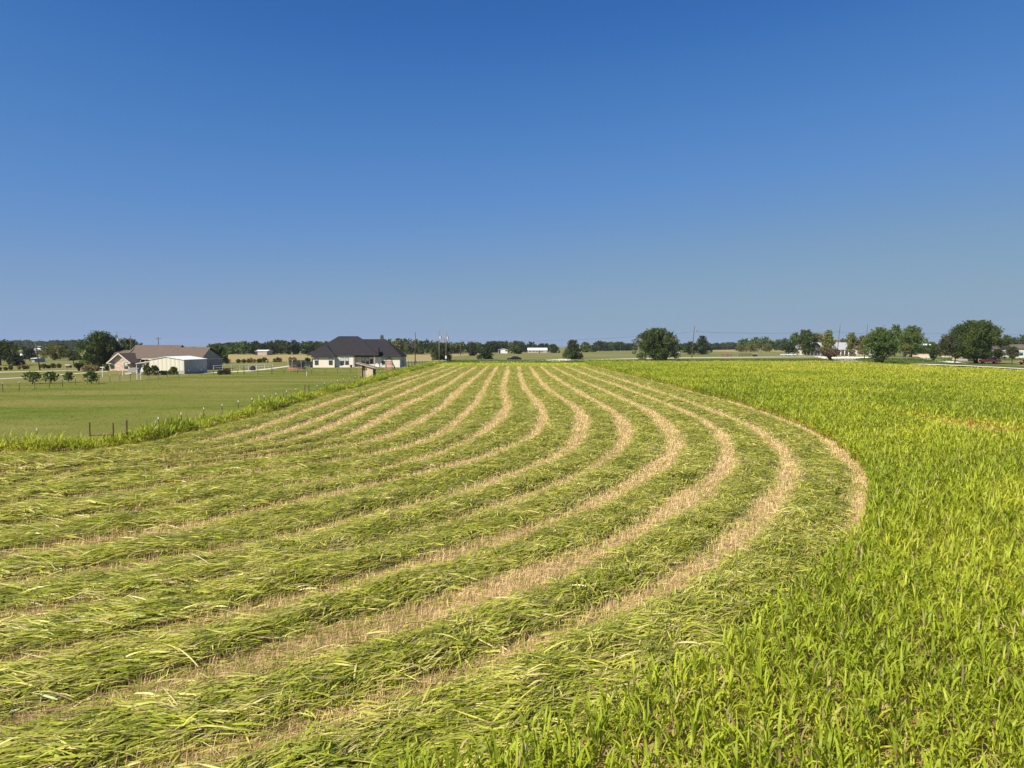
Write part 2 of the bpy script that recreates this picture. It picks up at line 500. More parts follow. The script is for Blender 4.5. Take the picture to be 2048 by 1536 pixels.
def wedge(poly, D0, D1, per_m2, margin=5.0, spread=0.76):
    """random points of a polygon between two distances of the survey point, per_m2 a function of distance"""
    out = []
    edges = np.geomspace(D0, D1, 24)
    for a, b in zip(edges[:-1], edges[1:]):
        hw = spread * b + margin
        n = rng.poisson(2 * hw * (b - a) * per_m2(0.5 * (a + b)))
        x, y = rng.uniform(-hw, hw, n), rng.uniform(a, b, n)
        k = in_poly(x, y, poly)
        out.append(np.stack([x[k], y[k]], axis=1))
    return np.concatenate(out)

GREEN = [(0.210, 0.272, 0.017), (0.328, 0.390, 0.024), (0.452, 0.480, 0.037), (0.548, 0.515, 0.062), (0.615, 0.490, 0.130)]

def stand(P, H, lod, leaves, yellow, wide=0.030, arch=1.0, K=5, length=(0.45, 0.78)):
    """leafy grass plants at P, height H; lod >= 1 merges leaves into fewer wider ones for far plants"""
    n = len(P)
    nl = np.maximum(2, np.round(leaves + rng.normal(0, 1, n))).astype(int)
    idx = np.repeat(np.arange(n), nl)
    N = len(idx)
    f = rng.random(N)                                           # place of the leaf along the stem
    h = H[idx] * (0.12 + (1.0 - length[0] * 0.7 - 0.18) * f)
    lean = rng.normal(0, 0.05, (n, 2))
    base = np.stack([P[idx, 0] + lean[idx, 0] * h, P[idx, 1] + lean[idx, 1] * h, h], axis=1)
    az = rng.uniform(0, 2 * math.pi, N)
    L = H[idx] * rng.uniform(*length, N) * lod[idx] ** 0.15
    a0 = np.radians(rng.uniform(3, 20, N) + 18 * (1 - f))
    a1 = a0 + np.radians(rng.uniform(10, 120, N)) * arch
    W = wide * 0.5 * rng.uniform(0.6, 1.25, N) * lod[idx]
    t = yellow[idx] + rng.normal(0, 0.13, N) / np.sqrt(lod[idx]) + 0.30 * (0.45 - f)
    col = lerp_cols(t, GREEN) * rng.uniform(0.85, 1.12, (N, 1))
    dry = rng.random(N) < 0.04 + 0.05 * (f < 0.25)
    col[dry] = np.array([0.46, 0.36, 0.16]) * rng.uniform(0.7, 1.1, (dry.sum(), 1))
    parts = [arc_blades(base, az, a0, a1, L, W, K, col, bend=1.8)]
    # stems
    q = rng.normal(0, 0.03, n)
    C = np.stack([np.stack([P[:, 0], P[:, 1], np.full(n, 0.0)], 1), np.stack([P[:, 0] + lean[:, 0] * H, P[:, 1] + lean[:, 1] * H, H * 0.72], 1)], axis=1)
    th = rng.uniform(0, math.pi, n)
    side = np.stack([np.cos(th), np.sin(th), np.zeros(n)], axis=1)
    sc = lerp_cols(rng.random(n), [(0.40, 0.32, 0.13), (0.30, 0.27, 0.09), (0.24, 0.26, 0.06)])
    parts.append(ribbons(C, side, np.repeat((0.006 * lod)[:, None], 2, axis=1), sc))
    return merge(parts)

# the uncut crop ------------------------------------------------------------
S0 = strips[0]
CROP = np.vstack([S0[::1], [(-40, -12), (40, -20), (110.5, 20), (110.8, 154), (109.8, 240), (24.5, 243)]])
def crop():
    lodf = lambda D: np.clip((D / 24.0) ** 0.54, 1.0, 4.0)
    P = wedge(CROP, 7.5, 243, lambda D: 34.0 / lodf(D) ** 1.45)
    D = np.hypot(P[:, 0], P[:, 1])
    lod = lodf(D)
    v = vnoise(P[:, 0], P[:, 1], 9.0, 1) * 0.6 + vnoise(P[:, 0], P[:, 1], 2.6, 2) * 0.4
    H = (0.74 + 0.34 * v) * rng.uniform(0.82, 1.15, len(P))
    yel = 0.03 + 0.42 * vnoise(P[:, 0], P[:, 1], 6.0, 3) + 0.22 * vnoise(P[:, 0], P[:, 1], 1.7, 4)
    yel += 0.28 * np.clip((D - 70) / 100, 0, 1) * np.clip((P[:, 0] - 25) / 60, 0, 1)                  # riper towards the far corner
    # a thin weedy hollow beside the survey stake
    c0, c1 = G(1842, 846)[:2], G(2060, 884)[:2]
    d = c1 - c0; t = np.clip(((P - c0) @ d) / (d @ d), 0, 1)
    away = np.hypot(*(P - (c0 + t[:, None] * d)).T)
    hollow = np.exp(-(away / 1.9) ** 2)
    H *= 1 - 0.62 * hollow
    yel += 0.75 * hollow
    # shorter, sparser along the outermost row
    V, q, c = stand(P, H, lod, 8.5, yel, wide=0.036, arch=1.25, length=(0.26, 0.56))
    o = link('standing_crop', np_mesh('standing_crop', V, q, c), m_leaf)
    tag(o, 'uncut bright green forage crop standing beside the mown rows', 'crop', kind='stuff')
    return len(q)
print('crop quads', crop())

# cut windrows ---------------------------------------------------------------
def tangent(P):
    d = np.gradient(P, axis=0)
    return d / (np.linalg.norm(d, axis=1, keepdims=True) + 1e-9)

def progress(P):
    d = tangent(P); a = np.unwrap(np.arctan2(d[:, 1], d[:, 0]))
    a0, a1 = np.median(a[:60]), np.median(a[-120:])
    return np.clip((a - a0) / (a1 - a0 + 1e-9), 0, 1) if abs(a1 - a0) > 0.15 else np.zeros(len(P))

def bare_width(k, P):
    """width of bare stubble along strip k"""
    pr = progress(P)
    n1 = vnoise(P[:, 0] + 40 * k, P[:, 1], 3.5, 11) - 0.5
    n2 = vnoise(P[:, 0] + 40 * k, P[:, 1], 11.0, 12) - 0.5
    if k == len(strips): return np.full(len(P), 0.25)
    if k == 0: w = 0.50 + 0.70 * np.clip(pr / 0.3, 0, 1) * np.clip((0.62 - pr) / 0.1, 0, 1) - 0.5 * np.clip((pr - 0.5) / 0.12, 0, 1)
    else:
        near = 1.20 if k < 4 else 1.02
        if k in (1, 2): near += 0.18 * np.clip((19 - P[:, 1]) / 5, 0, 1)
        w = 1.08 * (1 - pr) + near * pr + (-0.5 if k in (1, 4) else 0.5 if k in (2, 3) else 0.0) * pr * (1 - pr)
        if k >= 9: w = 1.15 * (1 - pr) + 1.0 * pr
    return np.maximum(0.02, w + 1.0 * n1 * (0.4 + pr) + 0.6 * n2 - 0.04)

WILT = [(0.150, 0.182, 0.015), (0.285, 0.332, 0.027), (0.475, 0.488, 0.060), (0.660, 0.605, 0.145), (0.800, 0.680, 0.320)]
ORD = ['', 'second', 'third', 'fourth', 'fifth', 'sixth', 'seventh', 'eighth', 'ninth', 'tenth', 'eleventh', 'twelfth', 'thirteenth', 'fourteenth']
ROW_LABEL = ['outermost broad windrow of cut grass against the edge of the standing crop'] + \
    [f'windrow of cut grass, {ORD[k]} in from the standing crop' for k in range(1, 7)] + \
    [f'windrow of cut grass, {ORD[13 - k]} out from the wire fence' for k in range(7, 13)] + \
    ['first windrow of cut grass, along the tall grass of the wire fence']

def windrow(k):
    A, B = pair(bounds[k], bounds[k + 1])
    d = np.linalg.norm(A - B, axis=1)
    wa, wb = bare_width(k, A) / 2, bare_width(k + 1, B) / 2
    if k == 0: wa = np.minimum(wa, d * 0.3)
    lo = np.clip(wa / np.maximum(d, .1), 0, 0.45); hi = 1 - np.clip(wb / np.maximum(d, .1), 0, 0.45)
    Tm = tangent(0.5 * (A + B))
    ds = np.linalg.norm(np.gradient(0.5 * (A + B), axis=0), axis=1)
    Dm = np.hypot(*(0.5 * (A + B)).T)
    lod = np.clip((Dm / 22.0) ** 0.58, 1.0, 4.0)
    pm = progress(0.5 * (A + B))
    wgt = ds * d * (hi - lo) * 460.0 / lod ** 1.35
    n = int(wgt.sum())
    i = rng.choice(NS, n, p=wgt / wgt.sum())
    jit = rng.uniform(-0.5, 0.5, n)
    ii = np.clip(i + jit, 0, NS - 1); i0 = np.floor(ii).astype(int); i1 = np.minimum(i0 + 1, NS - 1); f = (ii - i0)
    v01 = rng.beta(1.15, 1.15, n)
    v = lo[i] + (hi - lo)[i] * v01
    rag = rng.normal(0, 0.15 + 0.05 * pm[i], n) / np.maximum(d[i], .5)                   # ragged edges
    v = np.clip(v + rag * (np.abs(v01 - .5) > .3), 0.01, 0.99)
    loose = rng.random(n) < 0.032 + 0.12 * np.clip(pm[i] - .3, 0, 1)                          # stray blades scattered over the bare strips
    v = np.where(loose, rng.uniform(0.0, 1.0, n), v)
    a = A[i0] * (1 - f)[:, None] + A[i1] * f[:, None]
    b = B[i0] * (1 - f)[:, None] + B[i1] * f[:, None]
    P = a * (1 - v)[:, None] + b * v[:, None]
    L_ = lod[i]
    lump = vnoise(P[:, 0], P[:, 1], 0.9, 21) * 0.55 + vnoise(P[:, 0], P[:, 1], 2.7, 22) * 0.45
    prof = np.clip(1 - np.abs(2 * v01 - 1) ** 6.0, 0, 1)
    top = prof * (0.08 + 0.32 * lump ** 1.5)
    z = np.where(loose & ((v < lo[i]) | (v > hi[i])), rng.uniform(0.02, 0.06, n), top * rng.uniform(0.55, 1.12, n) + 0.02)
    T = Tm[i]
    swirl = (vnoise(P[:, 0], P[:, 1], 0.45, 23) - 0.5) * 1.3
    az = np.arctan2(T[:, 1], T[:, 0]) + math.pi * (rng.random(n) < 0.12) + swirl + rng.normal(0, 0.42, n)
    Ln = (rng.uniform(0.16, 0.48, n) + 0.30 * pm[i] * rng.random(n)) * L_ ** 0.30
    a0 = np.radians(np.clip(rng.normal(82, 11, n), 25, 105))
    a1 = np.radians(np.clip(rng.normal(98, 12, n), 60, 135))
    W = (0.0086 + 0.0045 * pm[i]) * rng.uniform(0.4, 1.6, n) * L_
    dead = vnoise(P[:, 0], P[:, 1], 0.7, 24)
    t = 0.44 + rng.normal(0, 0.24, n) + 0.35 * (dead - 0.5) + 0.2 * (lump - .5)
    col = lerp_cols(t, WILT) * rng.uniform(0.85, 1.12, (n, 1))
    s = rng.random(n) < 0.13                                              # dry stalks among the blades
    col[s] = np.array([0.52, 0.39, 0.18]) * rng.uniform(0.5, 1.15, (s.sum(), 1))
    W[s] *= 0.5; Ln[s] *= 1.35
    P3 = np.column_stack([P, z])
    start = P3 - np.column_stack([np.cos(az), np.sin(az), np.zeros(n)]) * (Ln * 0.45)[:, None]
    start[:, 2] = z
    parts = [arc_blades(start, az, a0, a1, Ln, W, 4, col, twist=rng.normal(0, 0.5, n))]
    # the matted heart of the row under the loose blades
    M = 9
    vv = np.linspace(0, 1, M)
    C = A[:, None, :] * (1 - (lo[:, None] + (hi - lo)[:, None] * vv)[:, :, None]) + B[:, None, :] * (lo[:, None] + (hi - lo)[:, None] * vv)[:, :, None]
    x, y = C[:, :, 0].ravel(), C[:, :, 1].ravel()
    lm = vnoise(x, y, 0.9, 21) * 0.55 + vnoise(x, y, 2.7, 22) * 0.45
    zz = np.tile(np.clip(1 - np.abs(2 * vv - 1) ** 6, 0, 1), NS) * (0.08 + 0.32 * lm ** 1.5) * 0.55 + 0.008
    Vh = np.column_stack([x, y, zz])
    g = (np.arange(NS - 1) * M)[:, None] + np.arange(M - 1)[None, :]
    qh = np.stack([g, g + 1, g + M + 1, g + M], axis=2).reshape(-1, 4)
    ch = lerp_cols(0.2 + 0.5 * vnoise(x, y, 0.35, 25), [(0.055, 0.048, 0.020), (0.15, 0.125, 0.045)])  # wilted brown, darkened further to paint deep shade into gaps between blades
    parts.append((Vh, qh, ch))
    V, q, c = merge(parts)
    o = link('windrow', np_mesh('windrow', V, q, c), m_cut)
    tag(o, ROW_LABEL[k], 'windrow', 'windrows of cut grass across the mown field')
    return len(q)
print('windrow quads', sum(windrow(k) for k in range(len(strips))))

# stubble in the bare strips -------------------------------------------------
def stubble():
    parts = []
    for k in range(len(strips)):
        S = resample(strips[k], 0.25)
        w = bare_width(k, S)
        D = np.hypot(*S.T)
        lod = np.clip((D / 20.0) ** 0.75, 1.0, 5.0)
        wgt = 0.25 * (w + 0.55) * 420.0 / lod ** 1.3
        n = int(wgt.sum())
        i = rng.choice(len(S), n, p=wgt / wgt.sum())
        T = tangent(S)[i]
        nrm = np.column_stack([-T[:, 1], T[:, 0]])
        P = S[i] + T * rng.uniform(-.13, .13, n)[:, None] + nrm * (rng.uniform(-.5, .5, n) * (w[i] + 0.55))[:, None]
        L_ = lod[i]
        pr = progress(S)[i]
        up = rng.random(n) < 0.62
        lie = ~up
        az = rng.uniform(0, 2 * math.pi, n)
        a0 = np.where(up, np.radians(rng.uniform(2, 48, n)), np.radians(rng.uniform(78, 92, n)))
        a1 = a0 + np.radians(rng.normal(6, 10, n))
        Ln = np.where(up, rng.uniform(0.07, 0.19, n) * (1 + 0.7 * pr), rng.uniform(0.12, 0.38, n)) * L_ ** 0.25
        W = 0.0042 * rng.uniform(0.6, 1.6, n) * L_
        soil = 0.62 * vnoise(P[:, 0], P[:, 1], 2.2, 34) + 0.38 * vnoise(P[:, 0], P[:, 1], 0.6, 35)     # greyer, browner straw where the rows are old
        tt = np.clip(rng.random(n) * 0.7 + 0.35 - np.clip(pr - .45, 0, 1) * 1.1 * soil, 0, 1)
        col = lerp_cols(tt, [(0.18, 0.110, 0.052), (0.45, 0.305, 0.145), (0.66, 0.485, 0.230), (0.80, 0.62, 0.33)])
        gr = rng.random(n) < 0.10 + 0.25 * (vnoise(P[:, 0], P[:, 1], 1.6, 31) > 0.72)
        col[gr] = lerp_cols(rng.random(gr.sum()), [(0.16, 0.22, 0.02), (0.30, 0.34, 0.05)])
        parts.append(arc_blades(np.column_stack([P, np.where(lie, rng.uniform(.01, .05, n), 0.0)]), az, a0, a1, Ln, W, 3, col))
    # the headland across the far end, and the turned-over fringe of the field
    H = np.array([(-24, 206), (24, 206), (24.5, 242), (-24, 242)])
    P = wedge(H, 205, 242, lambda D: 14.0)
    n = len(P)
    yl = 0.35 + 0.3 * vnoise(P[:, 0], P[:, 1], 4.0, 33)
    parts.append(stand(P, rng.uniform(0.18, 0.42, n), np.full(n, 4.0), 4, yl, K=3))
    V, q, c = merge(parts)
    o = link('stubble', np_mesh('stubble', V, q, c), m_straw)
    tag(o, 'pale straw stubble left in bare strips between the windrows', 'stubble', kind='stuff')
    return len(q)
print('stubble quads', stubble())

# tall grass along the wire fence ---------------------------------------------
def fence_grass():
    E = resample(edge, 0.3)
    D = np.hypot(*E.T)
    lod = np.clip((D / 30.0) ** 0.7, 1.0, 4.0)
    wid = 2.1
    wgt = 0.3 * wid * 42.0 / lod ** 1.4
    n = int(wgt.sum())
    i = rng.choice(len(E), n, p=wgt / wgt.sum())
    T = tangent(E)[i]
    nrm = np.column_stack([-T[:, 1], T[:, 0]])
    nrm *= np.sign(-(nrm[:, :1] * 1.0 - nrm[:, 1:] * 0.6))         # towards the fence
    off = rng.uniform(-0.15, wid, n)
    P = E[i] + T * rng.uniform(-.2, .2, n)[:, None] + nrm * off[:, None]
    clump = vnoise(P[:, 0], P[:, 1], 2.4, 41) * 0.6 + vnoise(P[:, 0], P[:, 1], 6.5, 42) * 0.4
    H = (0.46 + 1.15 * clump ** 2.0) * rng.uniform(0.75, 1.2, n)
    H *= np.interp(off, [-.15, .3, 1.4, 2.1], [0.6, 1.0, 0.95, 0.45])
    H *= 1 + 0.22 * np.clip((50 - P[:, 1]) / 6, 0, 1)
    keep = rng.random(n) < np.clip(clump * 1.9 + 0.5 * (P[:, 1] < 48), 0.3, 1)
    P, H, L_ = P[keep], H[keep], lod[i][keep]
    n = len(P)
    yl = 0.05 + 0.40 * vnoise(P[:, 0], P[:, 1], 3.0, 43) + 0.15 * (H < 0.6)
    yl += 0.25 * np.clip((-P[:, 0] - 22.5) / 3, 0, 1)
    V, q, c = stand(P, H, L_, 7, yl, wide=0.034, arch=1.35)
    o = link('tall_grass', np_mesh('tall_grass', V, q, c), m_leaf)
    tag(o, 'tall unmown grass growing in a strip along the wire fence', 'grass', kind='stuff')
    return len(q)
print('fence grass quads', fence_grass())

# short lawn and pasture blades -------------------------------------------------
def turf(name, label, poly, D0, D1, dens, h, stops, seed, lod0=26.0, material=None):
    lodf = lambda D: np.clip((D / lod0) ** 0.9, 1.0, 14.0)
    P = wedge(np.array(poly), D0, D1, lambda D: dens / lodf(D) ** 1.5)
    n = len(P)
    L_ = lodf(np.hypot(*P.T))
    az = rng.uniform(0, 2 * math.pi, n)
    a0 = np.radians(rng.uniform(5, 55, n)); a1 = a0 + np.radians(rng.uniform(5, 60, n))
    v = vnoise(P[:, 0], P[:, 1] * 0.5, 9.0, seed) * 0.5 + vnoise(P[:, 0], P[:, 1] * 0.6, 2.2, seed + 1) * 0.3
    col = lerp_cols(v + rng.normal(0.1, 0.12, n), stops)
    V, q, c = arc_blades(np.column_stack([P, np.zeros(n)]), az, a0, a1, h * rng.uniform(0.5, 1.3, n) * L_ ** 0.12, 0.006 * rng.uniform(.6, 1.4, n) * L_, 3, col)
    o = link(name, np_mesh(name, V, q, c), material or m_straw)
    tag(o, label, 'grass', kind='stuff')
    return len(q)
print('lawn quads', turf('lawn_grass', 'short mown lawn grass between the wire fence and the houses',
    [(-160, 0), (-60, 36.5), (-27, 41.4), (-24.7, 44), (FX - .2, 46), (FX - .2, 236), (-66, 236), (-66, 120), (-160, 60)], 34, 230, 130, 0.060,
    [(0.064, 0.106, 0.010), (0.106, 0.148, 0.016), (0.155, 0.172, 0.027), (0.205, 0.180, 0.055)], 51))
print('verge quads', turf('rough_grass', 'rough darker grass along the far edge of the crop and the road',
    [(-24, 243.5), (111.3, 243.5), (125, 244), (330, 372), (330, 384), (112, 322), (-26, 296)], 243, 384, 70, 0.38,
    [(0.045, 0.080, 0.012), (0.080, 0.120, 0.020), (0.14, 0.15, 0.035)], 61))
# ------------------------------------------------------------------ trees and shrubs
m_bark = mat('bark', (0.075, 0.058, 0.042), 0.9, noise=(0.13, 0.105, 0.08), scale=6.0, spec=0.1)
m_palebark = mat('pale_bark', (0.30, 0.26, 0.20), 0.9, noise=(0.42, 0.38, 0.31), scale=6.0, spec=0.1)
m_foliage = leaf_mat('tree_leaf', 0.25, 0.55, 0.25)
SHADES = {
 'oak':    [(0.025, 0.047, 0.010), (0.057, 0.089, 0.013), (0.109, 0.137, 0.020)],
 'bright': [(0.040, 0.079, 0.011), (0.086, 0.137, 0.017), (0.150, 0.194, 0.026)],
 'cedar':  [(0.023, 0.042, 0.013), (0.044, 0.070, 0.019), (0.081, 0.102, 0.026)],
 'olive':  [(0.086, 0.094, 0.017), (0.144, 0.147, 0.026), (0.218, 0.205, 0.046)],
 'purple': [(0.040, 0.046, 0.018), (0.078, 0.080, 0.027), (0.12, 0.118, 0.040)],
 'red':    [(0.080, 0.050, 0.030), (0.130, 0.085, 0.048), (0.19, 0.14, 0.08)],
 'dry':    [(0.253, 0.179, 0.066), (0.380, 0.273, 0.112), (0.506, 0.378, 0.178)],
 'yellow': [(0.069, 0.094, 0.013), (0.138, 0.158, 0.022), (0.276, 0.242, 0.075)],
 'dark':   [(0.018, 0.034, 0.010), (0.037, 0.057, 0.013), (0.069, 0.087, 0.019)],
}

def profile(shape, u):
    """relative crown radius at height share u"""
    u = np.asarray(u, float)
    if shape == 'cone': return np.interp(u, [0, .06, .22, .55, .8, .93, 1], [.80, .95, 1, .70, .40, .20, .05])
    if shape == 'ovoid': return np.interp(u, [0, .08, .25, .45, .65, .82, .94, 1], [.62, .82, .97, 1, .88, .62, .34, .10])
    if shape == 'vase': return np.interp(u, [0, .15, .45, .7, .88, 1], [.12, .30, .75, 1, .92, .5])
    if shape == 'egg': return np.interp(u, [0, .12, .3, .55, .75, .9, 1], [.26, .55, .90, 1, .80, .46, .08])
    if shape == 'mound': return np.interp(u, [0, .1, .35, .6, .8, .93, 1], [.90, .98, 1, .86, .62, .36, .12])
    return np.interp(u, [0, .08, .22, .40, .58, .75, .88, .96, 1], [.55, .82, .97, 1, .90, .70, .46, .22, .05])

def crown_arrays(rx, ry, z0, z1, shape, stops, card, seed, fill=1.0, lobes=None, ctr=(0, 0)):
    """leaf sprays gathered in many boughs over an uneven envelope; returns V, quads, pigment"""
    g = np.random.default_rng(seed)
    h = z1 - z0
    nl = int((lobes or 36) * 2.3)
    u = g.uniform(0.02, 0.97, nl) ** 0.92
    a = np.arange(nl) * 2.39996 + g.uniform(-.5, .5, nl)
    # the outline bulges and dips with direction and height
    bul = 1 + 0.20 * np.sin(2 * a + seed) + 0.10 * np.sin(3 * a + 5 * u + seed * 1.7) + g.normal(0, .07, nl)
    lr = min(rx, ry, h * 0.6) * g.uniform(0.13, 0.26, nl) * np.interp(profile(shape, u), [0, .4, 1], [.42, .8, 1])
    q = np.where(g.random(nl) < 0.78, g.uniform(.82, 1.0, nl), g.uniform(.2, .8, nl))
    rad = np.maximum(0, profile(shape, u) * bul * q - lr / max(rx, 1e-3) * 0.75)
    cs = np.column_stack([np.cos(a) * rad * rx, np.sin(a) * rad * ry, z0 + np.clip(u * h, lr * 0.55, h - lr * 0.75)])
    # inner boughs close the heart of the crown
    ni = int(nl * 0.35)
    ui = g.uniform(0.1, 0.85, ni); ai = g.uniform(0, 6.283, ni)
    li = min(rx, h * .6) * g.uniform(.28, .42, ni) * profile(shape, ui)
    ri = profile(shape, ui) * g.uniform(0, .45, ni)
    cs = np.vstack([cs, np.column_stack([np.cos(ai) * ri * rx, np.sin(ai) * ri * ry, z0 + np.clip(ui * h, li * .6, h - li)])])
    lr = np.concatenate([lr, li]); nl += ni
    # upright shoots break the outline of the top
    ns = int(nl * 0.5)
    us = g.uniform(0.45, 0.98, ns); as_ = g.uniform(0, 6.283, ns); rs = profile(shape, us) * g.uniform(.55, 1.02, ns)
    sh = np.column_stack([np.cos(as_) * rs * rx, np.sin(as_) * rs * ry, z0 + us * h * 0.97])
    cs = np.vstack([cs] + [sh + np.column_stack([np.cos(as_) * rx, np.sin(as_) * ry, np.full(ns, h * .9)]) * (q_ * 0.115) for q_ in (0, .6, 1.1)])
    lr = np.concatenate([lr] + [np.full(ns, min(rx, h * .6) * f_) for f_ in (.10, .07, .045)]); nl = len(lr)
    tone = g.uniform(-0.30, 0.30, nl)
    per = np.maximum(8, (12.5 * lr ** 2 / card ** 2 * 0.95 * fill * g.uniform(.6, 1.25, nl))).astype(int)
    k = np.repeat(np.arange(nl), per)
    n = len(k)
    d = g.normal(0, 1, (n, 3)); d /= np.linalg.norm(d, axis=1, keepdims=True)
    rr = lr[k] * (0.45 + 0.70 * g.random(n) ** 0.7)
    P = cs[k] + d * rr[:, None] * np.array([1, 1, 0.85])
    st = g.random(n) < 0.06                                   # stray twigs past the outline
    P[st] += d[st] * (lr[k][st] * g.uniform(0.1, 0.7, st.sum()))[:, None]
    P[:, 2] = np.clip(P[:, 2], z0 * 0.85 + 0.03, z1 * 1.03)
    nrm = d * 0.8 + g.normal(0, 0.55, (n, 3)) + np.array([0, 0, 0.25])
    nrm /= np.linalg.norm(nrm, axis=1, keepdims=True)
    t1 = np.cross(nrm, g.normal(0, 1, (n, 3))); t1 /= np.linalg.norm(t1, axis=1, keepdims=True)
    t2 = np.cross(nrm, t1)
    s = card * g.uniform(0.5, 1.1, n)
    a_, b_ = t1 * (s * 0.75)[:, None], t2 * (s * 0.45)[:, None]
    P[:, 0] += ctr[0]; P[:, 1] += ctr[1]
    V = np.stack([P - a_, P - b_, P + a_, P + b_], axis=1).reshape(-1, 3)
    qd = np.arange(n * 4).reshape(-1, 4)
    col = lerp_cols(0.5 + tone[k] + g.normal(0, 0.2, n), stops) * g.uniform(0.85, 1.15, (n, 1))
    return V, qd, np.repeat(col, 4, axis=0)

def trunk_mb(h, r, spread, nlimb, seed, multi=1):
    g = random.Random(seed)
    m = MB()
    for s in range(multi):
        bx, by = (0, 0) if multi == 1 else (g.uniform(-.3, .3) * r * 4, g.uniform(-.3, .3) * r * 4)
        lx, ly = (g.uniform(-.08, .08) * h, g.uniform(-.08, .08) * h) if multi == 1 else (g.uniform(-.3, .3) * spread, g.uniform(-.3, .3) * spread)
        m.tube([(bx, by, -0.1), (bx + lx * .3, by + ly * .3, h * 0.3), (bx + lx, by + ly, h * 0.62)], r * 1.25 / math.sqrt(multi), 8, r * 0.6 / math.sqrt(multi))
        for i in range(nlimb):
            a = 2 * math.pi * (i + g.random()) / nlimb
            z = h * g.uniform(0.25, 0.5)
            q = spread * g.uniform(0.45, 0.85)
            m.tube([(bx + lx * .6, by + ly * .6, z), (bx + math.cos(a) * q * .5, by + math.sin(a) * q * .5, z + h * 0.18), (bx + math.cos(a) * q, by + math.sin(a) * q, min(h * 0.92, z + h * g.uniform(.25, .45)))], r * 0.5, 6, r * 0.12)
    return m

_seed = [100]
def tree(name, label, x0, x1, top, base, shape='round', shade='oak', cat='tree', D=None, low=None, trunk_r=None, group=None, bark=None, fill=1.0, multi=1, limbs=5, lobes=None, card=None, deep=1.0, cx=None):
    """a tree whose crown spans pixel columns x0..x1 and rows top..base of the survey photo, standing at base"""
    _seed[0] += 1
    if D is None: D = DY(base)
    px = (x0 + x1) / 2
    bx = XD(cx if cx is not None else px, D)
    rx = (x1 - x0) / 2 * D / F_PX
    ztop = CAM_H + (HORIZON - top) / F_PX * D
    zlow = 0.05 if low is None else max(0.1, CAM_H + (HORIZON - low) / F_PX * D)
    root = empty(name, (bx, D + rx * 0.15, 0), label, cat, group)
    c = card or np.clip(D / 1000.0 * 1.3, 0.10, 0.9)
    V, q, col = crown_arrays(rx, rx * deep, zlow, ztop, shape, SHADES[shade], c, _seed[0], fill, lobes)
    V[:, 0] += XD(px, D) - bx
    link('crown', np_mesh('crown', V, q, col), m_foliage, root)
    r = trunk_r or max(0.04, rx * 0.055)
    trunk_mb(ztop * 0.95, r, rx, limbs, _seed[0], multi).build('trunk', bark or m_bark, root, smooth=True)
    return root

def treeline(label, pts, shade, hm, seed, cardk=1.0, gap=0.0):
    """far wood seen as one mass: crowns along pixel points (x, base row), heights hm"""
    g = np.random.default_rng(seed)
    parts = []
    P = np.array([(*G(x, y)[:2], h) for (x, y), h in zip(pts, hm)])
    L = np.concatenate([[0], np.cumsum(np.hypot(*np.diff(P[:, :2], axis=0).T))])
    s = 0.0
    while s < L[-1]:
        x, y, h = [np.interp(s, L, P[:, i]) for i in range(3)]
        hh = h * g.uniform(0.72, 1.12)
        r = hh * g.uniform(0.42, 0.7)
        D = math.hypot(x, y)
        st = SHADES[shade[g.integers(len(shade))]]
        parts.append(crown_arrays(r, r * 0.9, hh * 0.03, hh, 'round' if g.random() < .8 else 'ovoid', st, float(np.clip(D / 1000 * 1.3 * cardk, .3, 1.6)), int(g.integers(1e6)), 1.0, 16, (x + g.normal(0, 1), y + g.normal(0, r * 1.1))))
        s += r * g.uniform(0.55, 1.15) + gap * g.random()
    V, q, c = merge(parts)
    o = link('treeline', np_mesh('treeline', V, q, c), m_foliage)
    tag(o, label, 'trees', kind='stuff')

# far woods
treeline('long dark far wood behind the tan field and the black-roofed house', [(425, 707), (470, 708.5), (540, 709), (600, 709), (650, 709)], ['oak', 'dark', 'bright'], [7, 8, 9.5, 8.5, 9], 1)
treeline('taller back row of the far wood left of the black-roofed house', [(440, 705), (520, 705.5), (580, 705.5), (650, 705)], ['dark', 'oak'], [7.5, 8.5, 10, 9], 2)
treeline('far wood between the black-roofed house and the utility poles', [(775, 708), (820, 708.5), (870, 708), (915, 706.5)], ['oak', 'bright', 'olive'], [10.5, 10.5, 9.5, 8], 3)
treeline('low far wood behind the white barn', [(905, 706), (960, 705.5), (1010, 704.5), (1060, 704), (1115, 704)], ['oak', 'bright', 'dark'], [8, 9, 10, 9, 8], 4)
treeline('far wood between the conical cedar and the big round tree', [(1196, 702), (1225, 701.5), (1268, 701)], ['oak', 'dark', 'bright'], [11.5, 11, 9], 5)
treeline('thin far wood behind the corral', [(1350, 700.5), (1420, 700), (1470, 699), (1500, 699)], ['dark', 'oak', 'purple'], [9, 9, 11, 10], 6)
treeline('far wood rising behind the olive shrubs', [(1482, 700.5), (1520, 701), (1560, 701), (1600, 701)], ['oak', 'bright'], [14, 17, 16, 11], 7)
treeline('hazy far wood beyond the leaning pole', [(12, 700), (40, 698.5), (100, 699), (160, 700), (215, 700)], ['dark', 'oak'], [9, 15, 14, 14, 13], 8)
treeline('far wood behind the houses by the white drive', [(1640, 703), (1720, 703), (1800, 703), (1905, 703)], ['oak', 'bright'], [13, 12, 9, 9], 9)
treeline('wood behind the long brown-roofed house', [(1985, 706), (2030, 706), (2090, 706), (2200, 707)], ['oak', 'dark'], [11, 14, 15, 14], 10)
treeline('scrubby weeds along the edge of the tan field', [(432, 726.5), (500, 725.5), (580, 724), (640, 723)], ['olive', 'bright', 'dry'], [1.7, 1.6, 1.8, 1.4], 11, 0.7, 2.5)
